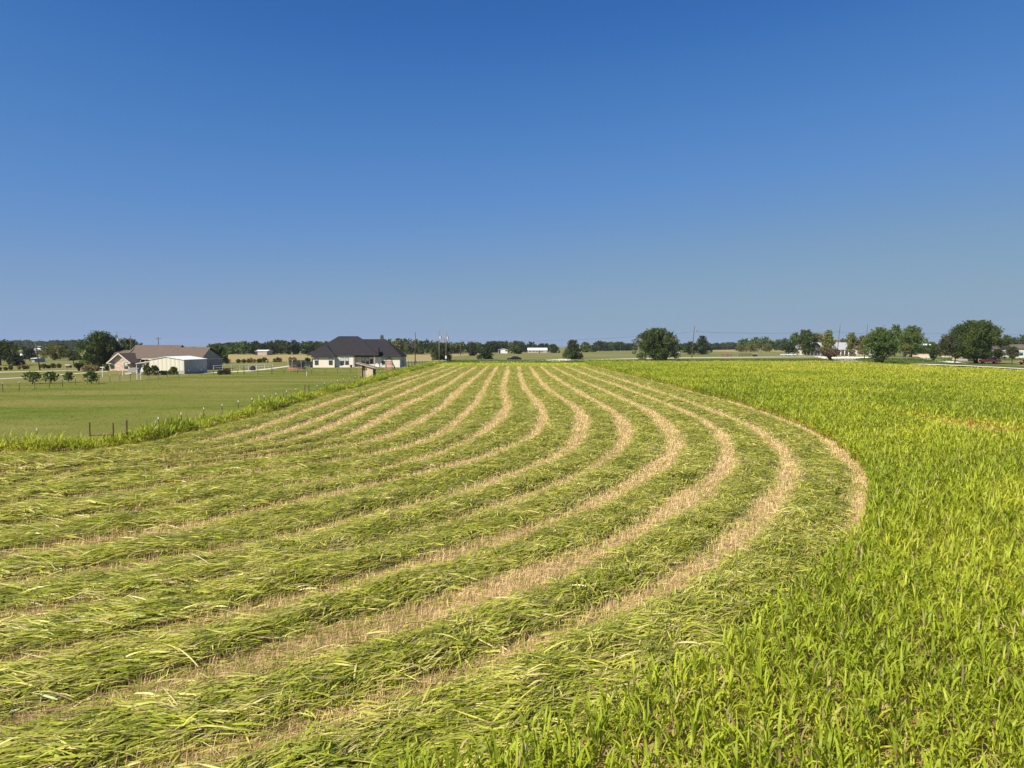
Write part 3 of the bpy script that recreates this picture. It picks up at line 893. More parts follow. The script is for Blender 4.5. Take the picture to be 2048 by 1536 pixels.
treeline('rough brush along the lane on the far side of the yard', [(-20, 742), (60, 737.5), (140, 735.5), (200, 735)], ['olive', 'dry', 'olive'], [0.9, 1.0, 1.2, 1.0], 12, 0.6, 3.0)

# left side
tree('oak_tree', 'large dark oak cut by the frame beside the far yard', -45, 36, 680, 731, 'round', 'oak', low=722, limbs=5)
tree('shrub', 'dark sprawling shrub in front of the large oak', 14, 47, 707, 731.5, 'mound', 'dark', 'shrub')
tree('oak_tree', 'dark round oak left of the leaning pole', 44, 73, 698, 722, 'round', 'dark', low=717)
tree('oak_tree', 'broad yellow-green tree right of the leaning pole', 76, 136, 689, 720.5, 'round', 'olive', low=718)
tree('oak_tree', 'tall dark tree behind the yellow-green tree', 98, 140, 688, 717, 'round', 'oak', low=714)
tree('oak_tree', 'small greyish purple tree beside the big oak of the brick house', 133, 159, 702, 726.5, 'round', 'purple', low=721)
tree('oak_tree', 'tallest big green oak beside the brick house', 160, 237, 664, 739, 'ovoid', 'oak', low=731, lobes=46)
tree('oak_tree', 'wide oak behind the brick house', 224, 284, 678, 729, 'round', 'oak', low=722)
tree('oak_tree', 'dark oak at the garage end of the brick house', 408, 455, 690, 736, 'round', 'oak', low=732, D=196)
for (x0, x1, t, b), w in zip([(43, 79, 745, 768), (82, 115, 745, 767), (125, 145, 745.5, 765), (166, 196, 745, 768)],
                             ['widest fruit tree of the row, first from the frame', 'second small fruit tree, round and full', 'narrowest small fruit tree of the row', 'small fruit tree nearest the brick house']):
    tree('fruit_tree', w, x0, x1, t - 1, b, 'round', 'bright', 'fruit tree', low=b - 4.2, multi=2, limbs=5, group='young fruit trees in a row in the yard', lobes=18, card=0.20, fill=.5)
tree('shrub', 'small vase shaped shrub by the lane', 149, 165, 726, 742, 'vase', 'oak', 'shrub', multi=3, limbs=2)
tree('shrub', 'tan dry ornamental grass clump beside the lane', 163, 181, 731, 743, 'mound', 'dry', 'shrub')
tree('shrub', 'tan dry ornamental bush nearest the big oak', 176, 198, 732, 742, 'mound', 'dry', 'shrub')
tree('shrub', 'small flowering shrub at the corner of the brick gable', 205, 217, 729, 741.5, 'mound', 'yellow', 'shrub')
tree('shrub', 'straggling green shrub under the canopy of the metal shed', 284, 302, 731, 751, 'mound', 'olive', 'shrub', fill=.8)
tree('shrub', 'pale flowering shrub against the metal shed wall', 299, 316, 731, 750, 'mound', 'yellow', 'shrub', fill=.7)
tree('shrub', 'yellow-green shrub at the middle of the metal shed wall', 338, 354, 734, 749.5, 'mound', 'yellow', 'shrub')
tree('shrub', 'dark low shrub at the foot of the metal shed', 312, 339, 742, 750, 'mound', 'dark', 'shrub')
tree('shrub', 'low brownish shrub beside the pale driveway', 443, 461, 737.5, 749, 'mound', 'red', 'shrub')
tree('shrub', 'small green shrub left of the brownish shrub by the driveway', 434, 445, 741, 749.5, 'mound', 'oak', 'shrub')

# middle distance cedars
tree('cedar_tree', 'broad dark cedar behind the twin utility poles', 857, 909, 688.5, 722.5, 'mound', 'cedar', limbs=3, lobes=50, D=282)
tree('cedar_tree', 'rounded dark cedar left of the black car', 951, 990, 690, 718.5, 'mound', 'cedar', limbs=3)
tree('cedar_tree', 'small cedar peeping out left of the rounded cedar', 937, 954, 698, 711.5, 'mound', 'dark', limbs=3)
tree('cedar_tree', 'squat cedar between the white barn and the long house', 1024, 1046, 697.5, 708, 'mound', 'dark', limbs=3)
tree('cedar_tree', 'round dark cedar at the end of the long house', 1102, 1120, 694, 706, 'mound', 'dark', limbs=3)
tree('cedar_tree', 'conical cedar beside the white gravel patch', 1126, 1167, 681, 719, 'cone', 'cedar', limbs=3, lobes=54, D=325)
tree('cedar_tree', 'bright bushy tree just right of the conical cedar', 1160, 1181, 685, 704.5, 'round', 'bright', limbs=3)
tree('oak_tree', 'low far oak between the bushy tree and the far wood', 1176, 1198, 690, 704, 'round', 'oak', limbs=3)
tree('cedar_tree', 'round cedar at the foot of the lamp pole', 1367, 1394, 684, 709, 'mound', 'cedar', limbs=3)
tree('cedar_tree', 'pointed cedar right of the lamp pole', 1388, 1421, 673, 709, 'cone', 'cedar', limbs=3, lobes=44)
big = tree('oak_tree', 'big round tree with a bare dead top, alone by the crop', 1268, 1361, 658, 721, 'round', 'oak', low=718, lobes=58, trunk_r=0.34, multi=3, D=296)
def dead_top():
    g = random.Random(5); m = MB()
    D = 296.0
    for i in range(34):
        x = g.uniform(1274, 1308); y = 660 + (1308 - x) * 0.55 + g.uniform(-2, 14)
        X = XD(x, D) - big.location.x; Z = CAM_H + (HORIZON - y) / F_PX * D
        o = (XD(1305, D) - big.location.x, 0, Z * 0.72)
        dy = g.uniform(-2, 2)
        m.tube([o, (o[0] + (X - o[0]) * .6, dy * .6, o[2] + (Z - o[2]) * .5), (X, dy, Z)], 0.07, 5, 0.03)
        for j in range(5):
            m.tube([(o[0] + (X - o[0]) * (.6 + .08 * j), dy * .7, o[2] + (Z - o[2]) * (.55 + .09 * j)), (X + g.uniform(-1, 1), dy + g.uniform(-1, 1), Z + g.uniform(-.9, .9))], 0.04, 4, 0.02)
    m.build('dead_branches', mat('dead_wood', (0.30, 0.24, 0.17), 0.9, noise=(0.38, 0.30, 0.22), scale=3), big)
dead_top()

# right side
for x0, x1, t, b, w in [(1471, 1493, 690.5, 703.5, 'first olive mesquite on the tan rise'), (1490, 1518, 688.5, 703, 'middle olive mesquite on the tan rise'), (1522, 1546, 687, 703, 'olive mesquite on the tan rise nearest the white-gabled house')]:
    tree('mesquite_tree', w, x0, x1, t, b, 'round', 'olive', group='olive mesquites on the tan rise', limbs=3)
tree('oak_tree', 'dark round tree with a bare trunk at the corral end', 1562, 1593, 685, 711, 'round', 'dark', low=705)
tree('oak_tree', 'tall green tree behind the post fence', 1578, 1602, 666, 710.5, 'ovoid', 'bright', low=706)
tree('oak_tree', 'largest dark tree left of the white gable', 1592, 1633, 661, 712, 'ovoid', 'oak', low=709, lobes=48)
tree('oak_tree', 'low spreading tree behind the white gable', 1618, 1652, 668, 706, 'round', 'olive', low=697, D=520)
tree('conifer_tree', 'conical light green tree in front of the white-gabled house', 1639, 1674, 662, 709, 'cone', 'yellow', D=400, lobes=48)
tree('shrub', 'reddish twiggy shrub on the bend of the white drive', 1642, 1681, 698, 721, 'vase', 'red', 'shrub', multi=5, limbs=5, lobes=40, trunk_r=.07, fill=.75)
tree('oak_tree', 'slim yellowing tree in front of the porch of the white-gabled house', 1690, 1715, 667, 712, 'ovoid', 'yellow', low=706, D=400)
tree('oak_tree', 'loose pale tree behind the second roadside pole', 1712, 1740, 672, 712, 'ovoid', 'olive', low=708, fill=.7, D=400)
tree('shrub', 'dark round bush around the foot of the bushy tree', 1750, 1768, 715, 726.5, 'round', 'dark', 'shrub', D=247)
tree('oak_tree', 'dense bushy tree with a dark round foot at the road edge', 1731, 1792, 657, 726, 'egg', 'bright', low=721, lobes=52, D=253, cx=1760)
tree('oak_tree', 'tall pointed half of the tree pair on the house lawn', 1775, 1806, 651, 713.5, 'ovoid', 'bright', low=708)
tree('oak_tree', 'broad half of the tree pair on the house lawn', 1797, 1852, 653, 714.5, 'round', 'bright', low=709, lobes=50)
tree('young_tree', 'thin staked young tree with a pale trunk on the lawn', 1804, 1823, 688, 720, 'ovoid', 'yellow', low=706, fill=.45, bark=m_palebark, trunk_r=0.10)
tree('shrub', 'vase shaped shrub between the two white drives', 1852, 1884, 689, 721.5, 'vase', 'oak', 'shrub', multi=5, limbs=4)
tree('oak_tree', 'reddish dark tree left of the giant tree', 1876, 1912, 672, 727, 'round', 'purple', low=712, cx=1911)
tree('oak_tree', 'giant spreading tree over the maroon pickup', 1902, 2010, 643, 727, 'round', 'oak', low=716, lobes=64, multi=3, trunk_r=0.42, fill=1.1)
tree('small_tree', 'small dark tree at the nose of the maroon pickup', 1984, 2010, 699, 728.5, 'round', 'dark', low=718)
tree('small_tree', 'small dark tree between the pickup and the frame edge', 2012, 2038, 694, 729, 'round', 'purple', low=716)
tree('shrub', 'low green shrub by the giant tree trunk', 1936, 1950, 714, 723, 'mound', 'olive', 'shrub')
# ------------------------------------------------------------------ fences
m_steel = mat('dark_steel', (0.045, 0.050, 0.042), 0.6, noise=(0.075, 0.07, 0.055), scale=9, spec=0.3)
m_rust = mat('rusty_pipe', (0.085, 0.045, 0.030), 0.8, noise=(0.14, 0.075, 0.045), scale=9)
m_wire = mat('fence_wire', (0.18, 0.17, 0.15), 0.5, metal=0.6, noise=(0.25, 0.23, 0.2), scale=3)
m_white = mat('white_paint', (0.78, 0.77, 0.73), 0.55, noise=(0.70, 0.69, 0.65), scale=3)
m_weather = mat('weathered_wood', (0.30, 0.25, 0.19), 0.9, noise=(0.21, 0.175, 0.135), scale=5, stretch=(6, 6, 1))

def wire_fence(label, posts, braces, wires=(0.35, 0.65, 0.95, 1.2), h=1.32, post_mat=m_steel, tip=True, group=None):
    """posts: [(x, y)] in order; braces: [(x, y, height)] heavier pipe posts"""
    P = [np.array(p) for p in posts]
    o = P[len(P) // 2]
    root = empty('wire_fence', (o[0], o[1], 0), label, 'fence', group)
    allp = [(p[0], p[1]) for p in P]
    protos = {}
    for i, p in enumerate(P):
        if 't' not in protos:
            q = .022 if tip == 1 else .036
            m = MB(); m.box(-q, q, -.006, .006, -.3, h - .14); m.box(-.006, .006, -.028, -.007, -.3, h - .14)
            a = m.build('fence_post', post_mat, root)
            if tip:
                t = MB(); t.box(-.026, .026, -.03, .01, h - .14, h); t.build('white_tip', m_white, a)
            protos['t'] = a
        else: a = copy_tree(protos['t'], root)
        a.location = (p[0] - o[0], p[1] - o[1], 0)
        a.rotation_euler.z = random.Random(i).uniform(-.3, .3)
        a.rotation_euler.x = random.Random(i + 50).uniform(-.035, .035)
    bl = []
    for bset, bm_, r in braces:
        for x, y, z in bset:
            m = MB(); m.tube([(0, 0, -.3), (0, 0, z)], r, 10)
            a = m.build('brace_post', bm_, root, (x - o[0], y - o[1], 0)); bl.append((x, y))
        if len(bset) == 2:
            m = MB(); z = min(bset[0][2], bset[1][2]) * 0.52
            m.tube([(bset[0][0] - o[0], bset[0][1] - o[1], z), (bset[1][0] - o[0], bset[1][1] - o[1], z)], r * .8, 8); m.build('brace_rail', bm_, root)
    if wires:
        line = sorted(allp + bl, key=lambda q: q[1]) if False else chain(allp + bl)
        m = MB()
        for z in wires:
            for a, b in zip(line[:-1], line[1:]):
                if math.hypot(a[0] - b[0], a[1] - b[1]) < 26:
                    m.tube([(a[0] - o[0], a[1] - o[1], z), ((a[0] + b[0]) / 2 - o[0], (a[1] + b[1]) / 2 - o[1], z - .02), (b[0] - o[0], b[1] - o[1], z)], 0.0035, 4)
        m.build('wire', m_wire, root)
    return root

def chain(pts):
    """order posts by walking from the first to the nearest next"""
    pts = list(dict.fromkeys((round(float(a), 3), round(float(b), 3)) for a, b in pts))
    out = [pts.pop(0)]
    while pts:
        j = min(range(len(pts)), key=lambda k: math.hypot(pts[k][0] - out[-1][0], pts[k][1] - out[-1][1]))
        out.append(pts.pop(j))
    return out

FA = [(-34.5, 38.4), (-30.8, 39.6)] + [tuple(G(x, y, 1.32)[:2]) for x, y in [(74, 856), (317, 834), (363, 825), (407, 815), (444, 808), (476, 801), (504, 796), (528, 791), (552, 786), (573, 781), (592, 777), (634, 770), (649, 765), (662, 762), (675, 760), (687, 757), (699, 755), (710, 752)]]
y = FA[-1][1] + 4.4
while y < 236:
    FA.append((-24.55 - 0.002 * (y - 110), y)); y += 4.4
wire_fence('long wire fence of white-tipped steel posts along the tall grass beside the mown field', FA,
           [([(*G(179, 847, 1.45)[:2], 1.5), (*G(226, 846, 1.45)[:2], 1.45)], m_rust, .04), ([(*G(253, 842, 1.5)[:2], 1.55)], m_rust, .045), ([(*G(609.5, 770, 1.5)[:2], 1.5), (*G(617.5, 770, 1.5)[:2], 1.5)], m_rust, .055)])
FB = [tuple(G(x, yb)[:2]) for x, yb in [(-48, 791), (-22, 788), (6, 785), (39, 782.5), (70, 778.5), (99, 776.5), (125, 774), (151, 770.5), (175, 768.5), (198, 767), (220, 764.5), (240, 762.5), (261, 761), (298, 758.5), (317, 757), (335, 755.5), (357, 754), (378, 752.6), (403, 751), (427, 750.4), (440, 750), (475, 749.6), (516, 749.2), (568, 748.7), (595, 748.5), (623, 748.5), (650, 747.6), (675, 746.8), (701, 746.5)]]
wire_fence('wire fence with a white pipe brace between the fruit trees and the lawn', FB,
           [([(*G(274.5, 760)[:2], 1.75), (*G(282, 759.6)[:2], 1.75)], m_white, .06), ([(*G(488, 749.5)[:2], 1.75), (*G(544, 749)[:2], 1.7)][:1], m_steel, .07), ([(*G(544, 749)[:2], 1.7)], m_steel, .07)], h=1.28, tip=2)

def pipe_fence(label, a, b, n, h, material, rails, r=0.05, cat='fence', name='pipe_fence', group=None):
    a, b = np.array(a), np.array(b)
    root = empty(name, (*((a + b) / 2), 0), label, cat, group)
    o = (a + b) / 2
    for i in range(n):
        p = a + (b - a) * i / (n - 1) - o
        MB().tube([(0, 0, -.2), (0, 0, h)], r, 8).build('post', material, root, (p[0], p[1], 0))
    for z in rails:
        MB().tube([(*(a - o), z), (*(b - o), z)], r * .9, 8).build('rail', material, root)
    return root
pipe_fence('white pipe rail fence behind the pale driveway', G(427, 742)[:2], G(545, 738)[:2], 8, 1.35, m_white, (1.3, 0.75), .045)
pipe_fence('white pipe rail fence between the black-roofed house and the twin poles', G(811, 730)[:2], G(893, 728)[:2], 9, 1.25, m_white, (1.2,), .09)
pipe_fence('row of dark posts in front of the far white rail fence', G(806, 731.5)[:2], G(866, 730.3)[:2], 12, 1.5, m_steel, (1.1,), .06)
pipe_fence('weathered post fence in front of the white-gabled house', G(1586, 715)[:2], G(1642, 716)[:2], 9, 2.6, m_weather, (1.2,), .16, name='post_fence')
pipe_fence('low brown rail fence in front of the porch', G(1680, 714.4)[:2], G(1738, 714.4)[:2], 7, 1.5, m_rust, (0.75, 1.4), .14, name='rail_fence')
pipe_fence('rusty pipe corral fence beyond the gravel road', G(1478, 714)[:2], G(1512, 713.2)[:2], 6, 1.9, m_rust, (0.5, 1.0, 1.5, 1.85), .07)
pipe_fence('far rusty pipe fence below the olive mesquites', G(1484, 706)[:2], G(1523, 705.5)[:2], 6, 2.2, m_rust, (1.2, 2.1), .12)
pipe_fence('rusty pipe fence on the far bare ground right of the twin poles', G(906, 710)[:2], G(948, 709)[:2], 5, 2.0, m_rust, (1.3, 1.95), .12)
def corral_panel(label, x0, x1, base, h):
    a, b = G(x0, base)[:2], G(x1, base)[:2]; o = (a + b) / 2; w = (b - a)[0] / 2
    root = empty('corral_panel', (*o, 0), label, 'corral panel')
    f = MB()
    for s in (-1, 1): f.tube([(s * w, 0, 0), (s * w, 0, h)], .09, 8)
    f.build('frame', m_rust, root)
    s = MB()
    for i in range(9): s.box(-w + .1, w - .1, -.03, .03, .15 + i * (h - .2) / 9, .15 + (i + .62) * (h - .2) / 9)
    s.build('boards', mat('red_boards', (0.17, 0.085, 0.06), 0.9, noise=(0.24, 0.13, 0.10), scale=2), root)
corral_panel('reddish board corral panel beyond the gravel road', 1444, 1455, 714, 1.9)
corral_panel('second reddish board corral panel, right of the first', 1456, 1463, 713.6, 1.7)

def stake(label, p, h, r, material, name='stake', cat='stake', arm=None):
    m = MB(); m.tube([(0, 0, -.2), (0, 0, h)], r, 8)
    if arm: m.tube([(-arm, 0, h - r), (arm, 0, h - r)], r, 8)
    o = m.build(name, material, None, (p[0], p[1], 0))
    tag(o, label, cat)
    return o
m_orange = mat('faded_orange', (0.42, 0.075, 0.022), 0.7, noise=(0.30, 0.06, 0.02), scale=14)
sp = G(1941, 867)
root = empty('survey_stake', (sp[0], sp[1], 0), 'orange survey stake standing in the thin patch of the crop', 'stake')
MB().box(-.032, .032, -.012, .012, -.2, 1.02).build('stake_body', m_orange, root, bevel=.004)
MB().box(-.042, .042, -.02, .02, .82, 1.0).build('ribbon', mat('orange_ribbon', (0.50, 0.13, 0.03), 0.6, noise=(0.6, 0.2, 0.05), scale=9), root)
stake('white T shaped clothes line pole by the brick house', G(205.3, 754), 1.95, .07, m_white, 'clothes_line_pole', 'clothes pole', arm=.42)
stake('short white post between the clothes pole and the fence brace', G(245.5, 751), 1.25, .07, m_white, 'white_post', 'post')
stake('short white stake on the lawn in front of the trampoline', G(613.4, 752), .95, .05, m_white, 'lawn_stake', 'stake')
stake('thin grey post beside the road in front of the post fence', G(1587.5, 716.5), 1.9, .10, m_weather, 'road_post', 'post')

# ------------------------------------------------------------------ utility poles and lines
m_pole = mat('pole_wood', (0.075, 0.055, 0.042), 0.9, noise=(0.115, 0.088, 0.068), scale=4, stretch=(5, 5, .6))
m_polepale = mat('pale_pole_wood', (0.14, 0.115, 0.088), 0.9, noise=(0.20, 0.17, 0.135), scale=4, stretch=(5, 5, .6))
m_galv = mat('galvanised', (0.42, 0.43, 0.43), 0.4, metal=0.3, noise=(0.62, 0.62, 0.6), scale=4)
m_ins = mat('insulator', (0.20, 0.19, 0.18), 0.3, noise=(0.26, 0.25, 0.24), scale=5)
def utility_pole(label, xb, xt, top, base, D=None, r=0.15, material=None, transformer=False, arm=False, lamp=False, meter=False, can_y=None):
    """pole foot at column xb, its head at (xt, top)"""
    if D is None: D = DY(base)
    H = CAM_H + (HORIZON - top) / F_PX * D
    X = XD(xb, D)
    root = empty('utility_pole', (X, D, 0), label, 'utility pole')
    dx = XD(xt, D) - X
    MB().tube([(0, 0, -.3), (dx * .5, 0, H * .5), (dx, 0, H)], r, 10, r * .68).build('pole', material or m_pole, root, smooth=True)
    MB().tube([(dx, 0, H), (dx, 0, H + .28)], .06, 8, .05).build('insulator', m_ins, root)
    if transformer:
        z = H - .22 * H
        t = MB(); t.tube([(dx * .8 + r + .34, -.1, z - .65), (dx * .8 + r + .34, -.1, z + .45)], .36, 14); a = t.build('transformer', m_galv, root, smooth=False)
        MB().tube([(dx * .8 + r + .34, -.1, z + .45), (dx * .8 + r + .34, -.1, z + .75)], .07, 8).build('bushing', m_ins, a)
        MB().box(dx * .8, dx * .8 + r + .1, -.2, .0, z - .2, z + .1).build('bracket', m_galv, a)
    if arm:
        MB().box(dx - 1.15, dx + 1.15, -.2, -.1, H - .75, H - .6).build('crossarm', m_pole, root)
        for s in (-1, 1): MB().tube([(dx + s * 1.05, -.15, H - .6), (dx + s * 1.05, -.15, H - .36)], .06, 8).build('insulator', m_ins, root)
    if lamp:
        z = H * .845
        MB().tube([(dx * .8, 0, z - .1), (dx * .8 + 1.2, 0, z + .1)], .05, 8).build('lamp_arm', m_galv, root)
        l = MB(); l.box(dx * .8 + 1.0, dx * .8 + 2.1, -.2, .2, z - .03, z + .2); l.build('lamp_head', mat('lamp_shell', (.09, .09, .10), .5, noise=(.12, .12, .13), scale=4), root, bevel=.05)
    if meter:
        MB().box(dx * .2 - .25, dx * .2 + .25, -r - .2, -r + .02, 1.3, 2.4).build('meter_box', m_white, root, bevel=.03)
    return np.array([X + dx, D, H])
utility_pole('leaning dark pole beyond the fruit trees', 80, 71.5, 684, 748, D=176, r=.16)
utility_pole('pole with a transformer behind the brick house', 236.2, 234.8, 665, 735, D=212, transformer=True, material=m_polepale)
utility_pole('thin pole behind the oak of the brick house', 262.7, 262.3, 671.5, 730, D=226)
utility_pole('pole with a crossarm above the brown roof', 318.2, 317.8, 674, 722, D=280, r=.2, arm=True)
utility_pole('bare dark pole just right of the black-roofed house', 830.2, 831.3, 665, 730.6, r=.16)
TA = utility_pole('pale pole with a transformer, front one of the twin poles', 879, 878.2, 660, 728, r=.17, material=m_polepale, transformer=True)
TB = utility_pole('pole with a transformer and a white meter box, rear one of the twin poles', 891.6, 893.6, 662, 724.5, r=.17, material=m_polepale, transformer=True, meter=True)
PC = utility_pole('short far pole behind the twin poles', 889.5, 889.5, 676.5, 712, D=430, r=.22)
PD = utility_pole('small far pole above the wood right of the twin poles', 921.5, 921.5, 680, 711, D=450, r=.22)
PE = utility_pole('smallest far pole above the far wood', 940.5, 940.5, 684, 708, D=530, r=.24)
PL = utility_pole('roadside pole carrying a street lamp arm', 1383.3, 1388, 652.5, 715.4, r=.24, lamp=True)
PR = utility_pole('roadside pole in front of the porch', 1673, 1678.4, 650.5, 715, r=.2)
PS = utility_pole('roadside pole on the grass island of the white drive', 1728, 1733.4, 648.5, 719.6, r=.16)
PT = utility_pole('far pole rising behind the dense bushy tree', 1764, 1766, 649.5, 712, D=420, r=.24)

def span(label, pts, r=0.04, sag=0.012):
    m = MB(); o = np.array(pts[0])
    for a, b in zip(pts[:-1], pts[1:]):
        a, b = np.array(a) - o, np.array(b) - o
        L = np.linalg.norm(b - a); q = []
        for t in np.linspace(0, 1, 13):
            p = a + (b - a) * t; p[2] -= 4 * sag * L * t * (1 - t); q.append(tuple(p))
        m.tube(q, r, 5)
    x = m.build('power_line', mat('line_cable', (0.05, 0.05, 0.055), .6, noise=(.07, .07, .07), scale=1), None, tuple(o))
    tag(x, label, 'power line')
def on(px, py, D): return np.array([XD(px, D), D, CAM_H + (HORIZON - py) / F_PX * D])
span('power line from the twin poles across to the lamp pole', [on(893, 678.8, TB[1]), on(921.5, 681.2, 450), on(1140, 679.8, 430), on(1387.3, 663.5, PL[1])], .045, .006)
span('power line from the lamp pole along the road to the island pole', [on(1387.3, 663.5, PL[1]), on(1677, 663.8, PR[1]), on(1732.5, 665.5, PS[1])], .05, .010)
span('power line from the island pole on past the giant tree', [on(1732.5, 665.5, PS[1]), on(1890, 667, 300), on(2110, 668, 260)], .035, .006)
span('power line between the twin poles and the dark pole by the house', [on(893, 678.8, TB[1]), on(831, 683, DY(730.6)), on(640, 686, 400)], .03, .006)
# ------------------------------------------------------------------ buildings
def brick(name, c1, c2, mortar, scale=1.0, rough=0.9):
    m = bpy.data.materials.new(name); m.use_nodes = True
    n, l = m.node_tree.nodes, m.node_tree.links
    b = n['Principled BSDF']; b.inputs['Roughness'].default_value = rough; b.inputs['Specular IOR Level'].default_value = 0.15
    tc = n.new('ShaderNodeTexCoord'); sp = n.new('ShaderNodeSeparateXYZ'); cb = n.new('ShaderNodeCombineXYZ'); ad = n.new('ShaderNodeMath')
    l.new(tc.outputs['Object'], sp.inputs[0]); l.new(sp.outputs[0], ad.inputs[0]); l.new(sp.outputs[1], ad.inputs[1])
    l.new(ad.outputs[0], cb.inputs[0]); l.new(sp.outputs[2], cb.inputs[1])
    t = n.new('ShaderNodeTexBrick')
    t.inputs['Scale'].default_value = 1.0
    t.inputs['Brick Width'].default_value = 0.42 * scale; t.inputs['Row Height'].default_value = 0.16 * scale
    t.inputs['Mortar Size'].default_value = 0.012 * scale
    for k, c in (('Color1', c1), ('Color2', c2), ('Mortar', mortar)): t.inputs[k].default_value = (*c, 1)
    t.inputs['Bias'].default_value = -0.1
    l.new(cb.outputs[0], t.inputs['Vector'])
    l.new(t.outputs['Color'], b.inputs['Base Color'])
    return m
def ribbed(name, base, pitch=0.9, depth=0.25):
    """sheet metal with vertical ribs"""
    m = bpy.data.materials.new(name); m.use_nodes = True
    n, l = m.node_tree.nodes, m.node_tree.links
    b = n['Principled BSDF']; b.inputs['Roughness'].default_value = 0.5; b.inputs['Base Color'].default_value = (*base, 1)
    tc = n.new('ShaderNodeTexCoord'); mp = n.new('ShaderNodeMapping'); w = n.new('ShaderNodeTexWave'); bp = n.new('ShaderNodeBump'); r = n.new('ShaderNodeValToRGB')
    w.bands_direction = 'X'; w.inputs['Scale'].default_value = 0.314 / pitch * 1.0
    l.new(tc.outputs['Object'], mp.inputs[0]); l.new(mp.outputs[0], w.inputs['Vector'])
    r.color_ramp.elements[0].color = (*[c * (1 - depth) for c in base], 1); r.color_ramp.elements[1].color = (*base, 1)
    r.color_ramp.elements[0].position = 0.0; r.color_ramp.elements[1].position = 0.35
    l.new(w.outputs['Fac'], r.inputs[0]); l.new(r.outputs[0], b.inputs['Base Color'])
    bp.inputs['Strength'].default_value = 0.5; bp.inputs['Distance'].default_value = 0.05
    l.new(w.outputs['Fac'], bp.inputs['Height']); l.new(bp.outputs[0], b.inputs['Normal'])
    return m
def shingle(name, c, c2):
    return mat(name, c, 0.9, noise=c2, scale=1.6, detail=8, spec=0.15, stretch=(1, 1, 5), bump=0.3)
m_whitebrick = brick('white_brick', (0.66, 0.60, 0.51), (0.74, 0.68, 0.59), (0.69, 0.63, 0.54))
m_redbrick = brick('mixed_brick', (0.62, 0.48, 0.37), (0.38, 0.25, 0.19), (0.60, 0.53, 0.44), 1.7)
m_char = shingle('charcoal_shingle', (0.017, 0.016, 0.018), (0.032, 0.029, 0.032))
m_brownroof = shingle('brown_shingle', (0.100, 0.074, 0.057), (0.140, 0.107, 0.084))
m_glass = mat('window_glass', (0.030, 0.060, 0.055), 0.08, noise=(0.05, 0.085, 0.08), scale=1.2, spec=0.5)
m_blind = mat('window_blind', (0.50, 0.56, 0.53), 0.6, noise=(0.42, 0.48, 0.46), scale=1.0, stretch=(.2, 1, 14))
m_darkframe = mat('dark_frame', (0.022, 0.036, 0.034), 0.5, noise=(0.03, 0.045, 0.045), scale=3)
m_trim = mat('cream_trim', (0.62, 0.55, 0.46), 0.6, noise=(0.68, 0.62, 0.52), scale=2)
m_shade = mat('porch_wall', (0.30, 0.25, 0.20), 0.9, noise=(0.36, 0.31, 0.25), scale=2)
m_cream = ribbed('cream_metal', (0.68, 0.64, 0.50), 0.9, .18)
m_greywall = ribbed('grey_green_metal', (0.34, 0.36, 0.34), 0.9, .12)
m_whiteroof = mat('white_metal_roof', (0.80, 0.79, 0.75), 0.35, noise=(0.74, 0.73, 0.70), scale=1.0, stretch=(3, .3, 1))
m_white_wall = mat('white_siding', (0.72, 0.71, 0.66), 0.7, noise=(0.66, 0.65, 0.61), scale=1.5, stretch=(.4, .4, 5))
m_creamwall = mat('cream_siding', (0.66, 0.60, 0.48), 0.7, noise=(0.60, 0.55, 0.44), scale=1.5, stretch=(.4, .4, 5))
m_fascia = mat('dark_fascia', (0.030, 0.026, 0.026), 0.6, noise=(0.04, 0.035, 0.033), scale=3)
m_tanbrick = mat('tan_wall', (0.40, 0.32, 0.24), 0.9, noise=(0.47, 0.39, 0.30), scale=2)

def window(parent, x, y, z0, z1, w, frame=m_darkframe, blind=0.45, side='front', name='window'):
    """frame proud of the wall, dark pane behind it, a blind covering the upper share"""
    s = 1 if side == 'front' else -1
    m = MB(); f = 0.07
    def bx(m, a0, a1, d0, d1, c0, c1):
        if side == 'front': m.box(a0, a1, y + d0, y + d1, c0, c1)
        else: m.box(x - d1, x - d0, a0, a1, c0, c1)                 # on a wall facing +x: a along y
    c = x if side == 'front' else y
    for a0, a1, c0, c1 in ((c - w / 2, c - w / 2 + f, z0, z1), (c + w / 2 - f, c + w / 2, z0, z1), (c - w / 2 + f, c + w / 2 - f, z0, z0 + f), (c - w / 2 + f, c + w / 2 - f, z1 - f, z1), (c - w / 2 + f, c + w / 2 - f, (z0 + z1) / 2 - .03, (z0 + z1) / 2 + .03)):
        bx(m, a0, a1, -.05, .02, c0, c1)
    o = m.build(name, frame, parent)
    g = MB(); bx(g, c - w / 2 + f, c + w / 2 - f, -.022, .02, z0 + f, (z0 + z1) / 2 - .03)
    bx(g, c - w / 2 + f, c + w / 2 - f, -.022, .02, (z0 + z1) / 2 + .03, z1 - f)
    g.build('pane', m_glass, o)
    if blind:
        zb = z1 - f - (z1 - z0 - 2 * f) * blind
        b = MB(); bx(b, c - w / 2 + f + .01, c + w / 2 - f - .01, -.028, -.0225, max(zb, (z0 + z1) / 2 + .035), z1 - f - .005)
        if zb < (z0 + z1) / 2 - .1: bx(b, c - w / 2 + f + .01, c + w / 2 - f - .01, -.028, -.0225, zb, (z0 + z1) / 2 - .035)
        b.build('blind', m_blind, o)
    return o

